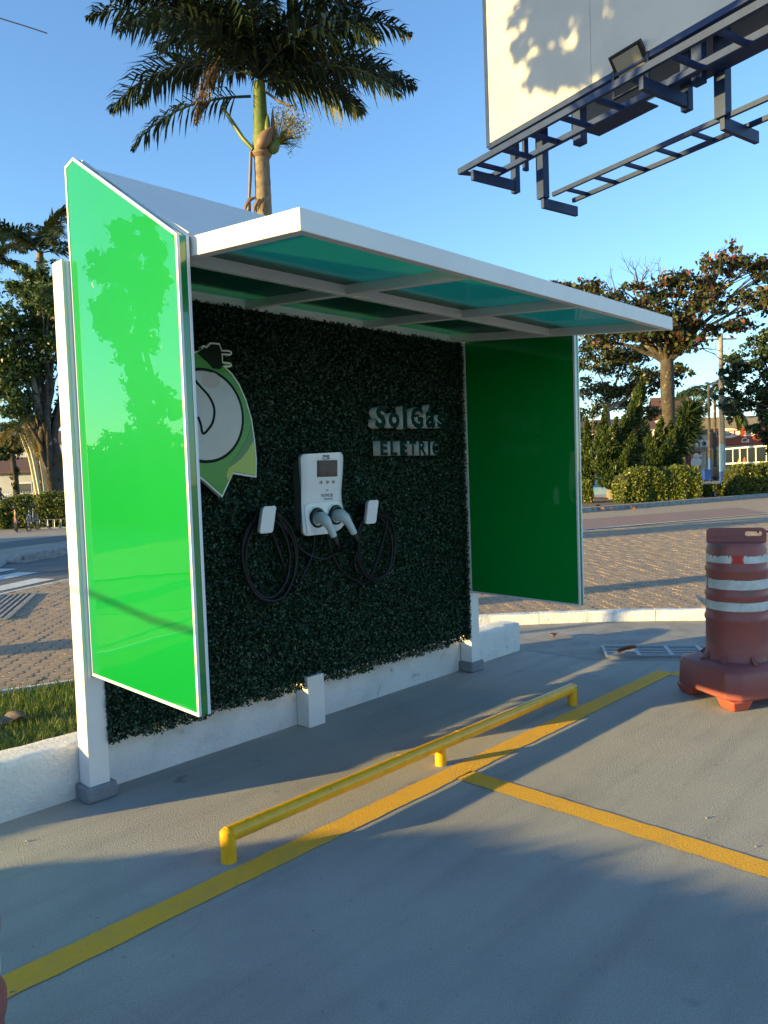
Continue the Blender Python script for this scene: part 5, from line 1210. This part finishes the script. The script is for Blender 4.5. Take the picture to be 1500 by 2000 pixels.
sbox('orange_panel', aof(1350), aof(1367), .1, zof(886), .12, .19, ORANGE, fr_)
b = MB(); c = X(aof(1359),.07,zof(901)); b.tube([c,c-sv*.02], .52, 24); c = X(aof(1359.5),.07,zof(889)); b.tube([c,c-sv*.02], .30, 20); c = X(aof(1368),.07,zof(889)); b.tube([c,c-sv*.02], .14, 16); b.build('round_signs', SIGNW, fr_)
for k in range(8): q = sbox('letter_mark', aof(1374), aof(1377.5), zof(884+3*k), zof(882.4+3*k), .20, .27, SIGNW)
sbox('dark_shopfront', aof(1379), aof(1500), .1, zof(874), .2, .28, GLASS_DK)
SG = thing('shop_sign','long red shop sign with a white oval and a coffee cup drawing','sign',tuple(X(aof(1440),-.1,zof(855))))
a0, a1, z0, z1 = aof(1390), aof(1487), zof(873), zof(838)
b = MB(); b.obox(X((a0+a1)/2,-.02,(z0+z1)/2), su*(a1-a0)/2, sv*.1, Vector((0,0,(z1-z0)/2))); b.build('board', SIGNRED, SG)
b = MB(); c = X(aof(1416),-.125,zof(847.5)); ov = [(1.22*math.cos(2*math.pi*k/36), .50*math.sin(2*math.pi*k/36)) for k in range(36)]
b.prism(ov, lambda a,c_,d: c+su*a+sv*d+Vector((0,0,c_)), -.02, .0); b.build('white_oval', SIGNW, SG)
text_obj('BEST','lettering',(-1.0,-.22,.95,.25), lambda a,c_,d: c+su*a+sv*(-.03-.01*d)+Vector((0,0,c_)), mat('sign_dark_red',(.28,.03,.03),.5), bold=.02, parent=SG)
b = MB(); cc = X(aof(1456),-.13,zof(848)); 
for (w,z) in ((.42,.12),(.36,-.05),(.50,-.22)): b.tube([cc+su*(w*math.cos(q))+Vector((0,0,z+.10*math.sin(q))) for q in np.linspace(math.pi,2*math.pi,9)], .06, 6)
for k in (-.1,.12): b.tube([cc+su*k+Vector((0,0,.28)),cc+su*(k+.08)+Vector((0,0,.40)),cc+su*(k-.02)+Vector((0,0,.55))], .05, 6)
b.build('cup_drawing', SIGNW, SG)
text_obj('Ca','lettering',(0,0,.75,.5), lambda a,c_,d: X(aof(1441)+a,-.14-.01*d,zof(867)+c_), SIGNW, bold=.02, shear=.3, parent=SG)
b = MB()
for k in range(34): 
    a = a0+.1+k*.145; b.add([X(a,-.14,z0+.02),X(a+.08,-.14,z0+.02),X(a+.14,-.14,z0-.25),X(a+.05,-.14,z0-.25)], [(0,1,2,3)])
b.build('striped_valance', SIGNW, SG)
for k,(u,l) in enumerate(((1354,'left one of two white air conditioner units on the ledge above the orange doorway'),(1374,'right one of two white air conditioner units on the shop ledge, in the sun'))):
    t = thing('air_conditioner', l, 'air conditioner', tuple(X(aof(u),-.15,zof(872))), 'air conditioner units on the shop ledge')
    b = MB(); c = X(aof(u),-.12,zof(866)); b.obox(c, su*.43, sv*.17, Vector((0,0,.32))); b.build('case', ALU, t, bevel=.02)
    b = MB(); b.tube([c-sv*.172-su*.1, c-sv*.19-su*.1], .25, 20); b.build('fan_grille', CARB, t)
t = thing('wall_lamp','round dark wall lamp above the air conditioner units','lamp',tuple(X(aof(1366),-.1,zof(854)))); b = MB(); b.tube([X(aof(1366),.1,zof(854)),X(aof(1366),-.12,zof(854))], .2, 16); b.build('shade', BLACK, t); b = MB(); b.tube([X(aof(1366),.1,zof(854)+.1),X(aof(1371),.05,zof(854))], .05, 6); b.build('arm', METAL, t)
BS = thing('blue_sign','tall blue and red shop banner left of the orange doorway','sign',tuple(X(aof(1338),-.2,0)))
sbox('banner', aof(1333), aof(1344), zof(876), zof(843), -.16, -.08, BLUESIGN, BS); sbox('red_patch', aof(1336), aof(1342), zof(857), zof(846), -.19, -.162, mat('sign_pink_red',(.55,.12,.12),.5), BS); sbox('pink_patch', aof(1334), aof(1341), zof(876), zof(867), -.19, -.162, mat('sign_pink',(.62,.35,.32),.5), BS); sbox('lower_banner', aof(1332), aof(1343), zof(915), zof(878), .0, .06, BLUESIGN, BS)
BN = thing('waste_bin','blue wheeled waste bin beside the thin dark lamp pole','bin',tuple(base(1379,925,70)))
q = base(1379,925,70); b = MB(); b.v = [tuple(q+SIDE*i*w+FLAT*j*w+Vector((0,0,z))) for z,w in ((.08,.24),(1.05,.34)) for i,j in ((-1,-1),(1,-1),(1,1),(-1,1))]; b.f = [(0,3,2,1),(4,5,6,7),(0,1,5,4),(1,2,6,5),(2,3,7,6),(3,0,4,7)]; b.m = [0]*6; b.build('body', BIN, BN, bevel=.03)
MB().obox(q+Vector((0,0,1.10)), SIDE*.38, FLAT*.38, Vector((0,0,.05))).build('lid', BIN, BN, bevel=.03)
for s in (-.3,.3): b = MB(); b.tube([q+SIDE*s-FLAT*.27+Vector((0,0,.1)), q+SIDE*(s+.08)-FLAT*.27+Vector((0,0,.1))], .1, 12); b.build('wheel', BLACK, BN)
# dark parked car, mostly hidden behind the pole
cp_ = base(1400,923,73); CR = thing('parked_car','dark parked car mostly hidden behind the blue-footed pole','car',tuple(cp_))
X2 = lambda a,s,z: cp_+su*a+sv*s+Vector((0,0,z)); pr_ = [(-2.0,.35),(-2.05,.75),(-1.3,.95),(-.7,1.42),(.7,1.45),(1.5,1.0),(2.0,.9),(2.1,.4)]
MB().prism(pr_, lambda a,z,d: X2(a,d,z), -.8, .8).build('body', CARB, CR, bevel=.08)
for a in (-1.25,1.25):
    for s in (-.82,.82): b = MB(); b.tube([X2(a,s-.08,.32),X2(a,s+.08,.32)], .32, 16); b.build('wheel', BLACK, CR)
b = MB(); b.prism([(-1.15,.98),(-.65,1.36),(.62,1.38),(1.25,1.0)], lambda a,z,d: X2(a,d,z), -.81, -.805); b.build('side_window', GLASS_DK, CR)
# glazed terrace fence
ft = base(1416,930,66); fu = (base(1530,920,60)-ft).normalized(); FE = thing('terrace_fence','white framed glass terrace screen on a low pale blue wall','fence',tuple(ft))
fv = Vector((-fu.y,fu.x,0)); zt_, zm_, = spot(1440,876,65).z, spot(1440,905,65).z
b = MB(); b.beam(ft+Vector((0,0,.45)), ft+fu*7+Vector((0,0,.45)), .15, .9); b.build('low_wall_base', POLEBLUE, FE)
for z in (zm_,zt_): b = MB(); b.beam(ft+Vector((0,0,z)), ft+fu*7.2+Vector((0,0,z+(.12 if z == zt_ else .05))), .12, .12); b.build('rail', WHITE, FE)
for k,a in enumerate((.05,.95,1.75,2.6,3.5,4.6,5.8)): b = MB(); b.beam(ft+fu*a, ft+fu*a+Vector((0,0,zt_)), .05 if k%2 else .08, .05 if k%2 else .08, up=(1,0,0)); b.build('upright', WHITE, FE)
gm = bpy.data.materials.new('thin_glass'); gm.use_nodes = True; gp_ = gm.node_tree.nodes['Principled BSDF']; gp_.inputs['Transmission Weight'].default_value = 1; gp_.inputs['Roughness'].default_value = .02; gp_.inputs['IOR'].default_value = 1.02; gp_.inputs['Base Color'].default_value = (.8,.9,.88,1)
for a0,a1 in ((.1,.9),(1.0,1.7),(1.8,2.55),(2.65,3.45),(3.6,4.5),(4.7,5.7)): b = MB(); b.beam(ft+fu*a0+Vector((0,0,(zt_+zm_)/2)), ft+fu*a1+Vector((0,0,(zt_+zm_)/2)), .02, zt_-zm_-.14); b.build('glass_pane', gm, FE)
for (u,m_,lb,w,h_) in ((1443.5,YFAB,'yellow closed parasol behind the glass terrace screen',.17,1.9),(1455,OFAB,'orange closed parasol behind the glass terrace screen',.26,2.05)):
    q = base(u,922,69); t = thing('closed_parasol', lb, 'parasol', tuple(q)); b = MB()
    b._lathe([(w*.9,.75),(w*1.25,.85),(w*1.15,1.05),(w*.75,1.3),(w*.95,1.45),(w*.8,1.7),(w*.3,h_),(.02,h_+.12)], 14, tuple(q), 0); b.build('cloth', m_, t, smooth=True)
    b = MB(); b.tube([q,q+Vector((0,0,.8))], .03, 6); b.build('pole', METAL, t); b = MB(); b.tube([q,q+Vector((0,0,.08))], .25, 12); b.build('foot', KERBG, t)
# houses behind
house('house','house with a steep dark red roof rising behind the almond trunk',base(1322,925,88),su,3.4,7,7.0,2.6,PALEW,ROOFR,[(.6,5.2,1.2,1.4)])
h_ = house('house','pale house with white window frames behind the slim juniper',base(1195,935,72),su,7.5,7,5.0,1.2,CREAM,ROOFR,[(-2.2,3.4,2.2,1.2),(-2.2,1.2,2.0,1.1),(2.7,2.8,.9,3.2)])
ST = thing('blue_bench','low blue painted wall bench seen under the big juniper','bench',tuple(base(1170,962,46)))
q = base(1172,962,46); MB().obox(q+Vector((0,0,.25)), SIDE*1.0, FLAT*.25, Vector((0,0,.22))).build('seat', POLEBLUE, ST, bevel=.02); MB().obox(q-SIDE*.35+FLAT*.27+Vector((0,0,.7)), SIDE*.6, FLAT*.06, Vector((0,0,.55))).build('backrest', POLEBLUE2, ST, bevel=.02)
t = thing('bollard','short dark bollard between the clipped bushes','bollard',tuple(base(1396,970,36.5))); q = base(1396,970,36.5); b = MB(); b.tube([q,q+Vector((0,0,.28)),q+Vector((0,0,.34))], [.13,.12,.05], 10); b.build('post', CARB, t)
# fallen leaves by the far kerb and in the gutter
def fallen(p, s, rz, label='fallen dry reddish leaf lying by the far kerb at right', group='fallen leaves by the far kerb'):
    b = MB(); P_ = []
    for i in range(6):
        t = i/5; w = math.sin(math.pi*min(.98,t+.03))*.28
        for k in (-1,0,1): b.v.append(((t-.5)*s, k*w*s, .18*s*(abs(k)*.9+.4*math.sin(3*t))))
    for i in range(5):
        for k in (0,1): b.f.append((3*i+k,3*i+3+k,3*i+4+k,3*i+1+k)); b.m.append(0)
    o = b.build('fallen_leaf', DEADL); o.location = p; o.rotation_euler = (rng.uniform(-.3,.3),rng.uniform(-.3,.3),rz); o.modifiers.new('thickness','SOLIDIFY').thickness = .004; return tag(o, label, 'leaf', group)
for i in range(14):
    u, v = rng.uniform(1148,1270), rng.uniform(972,996); q = pix((0,0,0)); p = Vector(CAM)+((u-750)/FOC*RV+(1000-v)/FOC*UV+FV)*1; d_ = p-Vector(CAM); k = (.05-CAM[2])/d_.z; fallen(Vector(CAM)+d_*k, rng.uniform(.18,.34), rng.uniform(0,6))
fallen((4.62,.12,.02), .15, .4, 'dry brown leaf lying in the gutter between low wall and drain grate', None)
fallen((4.40,-.72,.035), .17, -.9, 'dry brown leaf lying on the drain grate', None)
# loose wire end at the top left of the picture
w0, w1 = spot(-60,20,9), spot(92,65,9); tag(MB().tube(smooth_path([spot(-260,-20,9), w0, spot(30,45,9), w1],6), .007, 6).build('loose_cable', RUBBER), 'thin dark cable end hanging into the sky at the top left corner', 'cable')

# ================================================================== UNSEEN LEFT OF THE FRAME: trees, tall hedge, cable inferred; clipped hedges and posts added
def vmirror(u, v, d_): p = spot(u,v,d_); p.x = 2*.037-p.x; return p
def mblob(u, v, d_, ru, rv): p = vmirror(u,v,d_); return (p.x,p.y,p.z,ru*d_/FOC,ru*d_/FOC,rv*d_/FOC)
mt = vmirror(290,900,24); mt.z = 0
tree('street_tree','round leafy street tree across the road left of the shelter',mt,[((0,0,0),.3),((.0,0,2),.26),((.0,0,4),.22)],
 [mblob(215,520,24,35,45),mblob(255,470,24,48,36),mblob(262,560,24,62,70),mblob(205,610,24,32,45),mblob(300,430,24.4,36,40),mblob(255,660,24,48,50),mblob(275,740,24,36,45),mblob(300,800,24,46,55),mblob(285,860,24,48,45),mblob(300,520,24,26,60)], 16000,.22,DARKLF,seed=51,inner=.1,spread=.34,sub=16)
mh = vmirror(230,960,30); mh.z = 0
HR = thing('tall_hedge','tall hedge across the road left of the shelter','hedge',tuple(mh)); hedge_leaves(HR, mh, (.9,.45,0), (-.45,.9,0), 8, 1.2, 3.3, 6000, .35, DARKLF)
def long_hedge(prof_, x0, x1, n, label):  # hedge added out of view, its outline shaped to cast shade on the ground
    t = thing('shade_hedge', label, 'hedge', ((x0+x1)/2,prof_[0][0],0))
    MB().prism(prof_, lambda a,c,d: (d,a,c), x0, x1).build('stems', HEDGEC, t)  # solid dark core that blocks the sun, no separate stems
    P = []; Nn_ = []; ys = [p[0] for p in prof_[1:-1]]; zs = [p[1] for p in prof_[1:-1]]
    for i in range(n):
        y = rng.uniform(min(ys),max(ys)); zt_ = np.interp(y, ys, zs)
        if rng.random() < .4: P.append((rng.uniform(x0,x1), y, zt_+rng.uniform(-.06,.015))); Nn_.append((0,0,1))
        else: k = rng.random() < .6; P.append(((x1 if k else x0)+rng.gauss(0,.03), y, zt_*rng.random())); Nn_.append((1 if k else -1,0,0))
    V, F = leaves(np.array(P), .10, None, .55, np.array(Nn_), .8); tag(np_mesh('leaves', V, F, HEDGE, t), kind='stuff')
long_hedge([(-7.4,0),(-7.4,1.03),(-1.0,.985),(.7,.945),(1.2,.915),(1.36,.86),(1.52,.77),(1.70,.70),(1.78,0)], -5.65, -4.82, 9000, 'unseen long hedge added left of the parking lot to shade its foreground')
long_hedge([(2.35,0),(2.35,.80),(4.3,.82),(4.36,0)], -5.7, -4.9, 2400, 'unseen short hedge added to shade the grass strip')
cp0 = Vector((-4.46,4.9,0)); cp1 = Vector((-4.46,-4.2,0))  # posts added to carry the unseen cable whose shadow crosses the wing
for q,lb in ((cp0,'wooden post added to hold the near end of a sagging cable left of the shelter'),(cp1,'wooden post added to hold the far end of a sagging cable left of the shelter')):
    tag(MB().tube([q,q+Vector((0,0,2.3))], [.05,.045], 10).build('cable_post', WOODCR), lb, 'post')
tag(MB().tube(smooth_path([cp0+Vector((0,0,2.12)),Vector((-4.46,2.03,1.775)),Vector((-4.46,1.19,1.70)),Vector((-4.46,-1.2,1.66)),cp1+Vector((0,0,2.05))],8), .011, 8).build('sagging_cable', RUBBER), 'unseen dark cable sagging between two added wooden posts left of the shelter', 'cable')
bc = bb(4.0,0,2.2); tsun = 15.0
def sunward(p, dist): return Vector(p)+SUN_TO*dist*math.cos(SUN_EL)+Vector((0,0,math.sin(SUN_EL)*dist))
bl = []
for s,z,rs,rz in ((1.35,.9,.5,.45),(1.15,1.9,.45,.5),(1.5,3.0,.7,.7),(2.2,1.3,.6,.6),(2.6,2.4,.8,.7),(3.4,1.7,.8,.9),(3.4,3.3,.9,.7),(4.4,2.2,1.0,1.0),(5.4,1.8,1.0,1.0),(5.2,3.4,1.0,.8),(1.9,.45,.4,.25),(.85,1.25,.22,.3),(6.4,2.6,1,1.2),(3.0,.85,.6,.5),(2.9,2.1,.9,.8),(3.8,2.7,1,.9),(4.2,.9,.8,.6),(5.0,.9,.9,.7),(4.6,3.2,1,.9),(1.75,2.2,.6,.8),(2.4,.35,.5,.35),(3.2,.3,.6,.4),(4.0,.3,.6,.4),(4.8,.3,.7,.4)):
    p = sunward(bb(s,0,z), tsun); bl.append((p.x,p.y,p.z,rs,rs,rz))
gx = sum(b_[0] for b_ in bl)/len(bl); gy = sum(b_[1] for b_ in bl)/len(bl)
tree('tall_street_tree','tall leafy street tree left of the shelter reaching higher than the billboard edge',(gx-3.2,gy+.4,0),[((0,0,0),.3),((.8,-.1,4),.22),((2.6,-.3,8.3),.11)], bl, 27000,.24,ALMLF,seed=61,inner=.1,spread=.46,sub=20,twigs=1,aspect=.7)
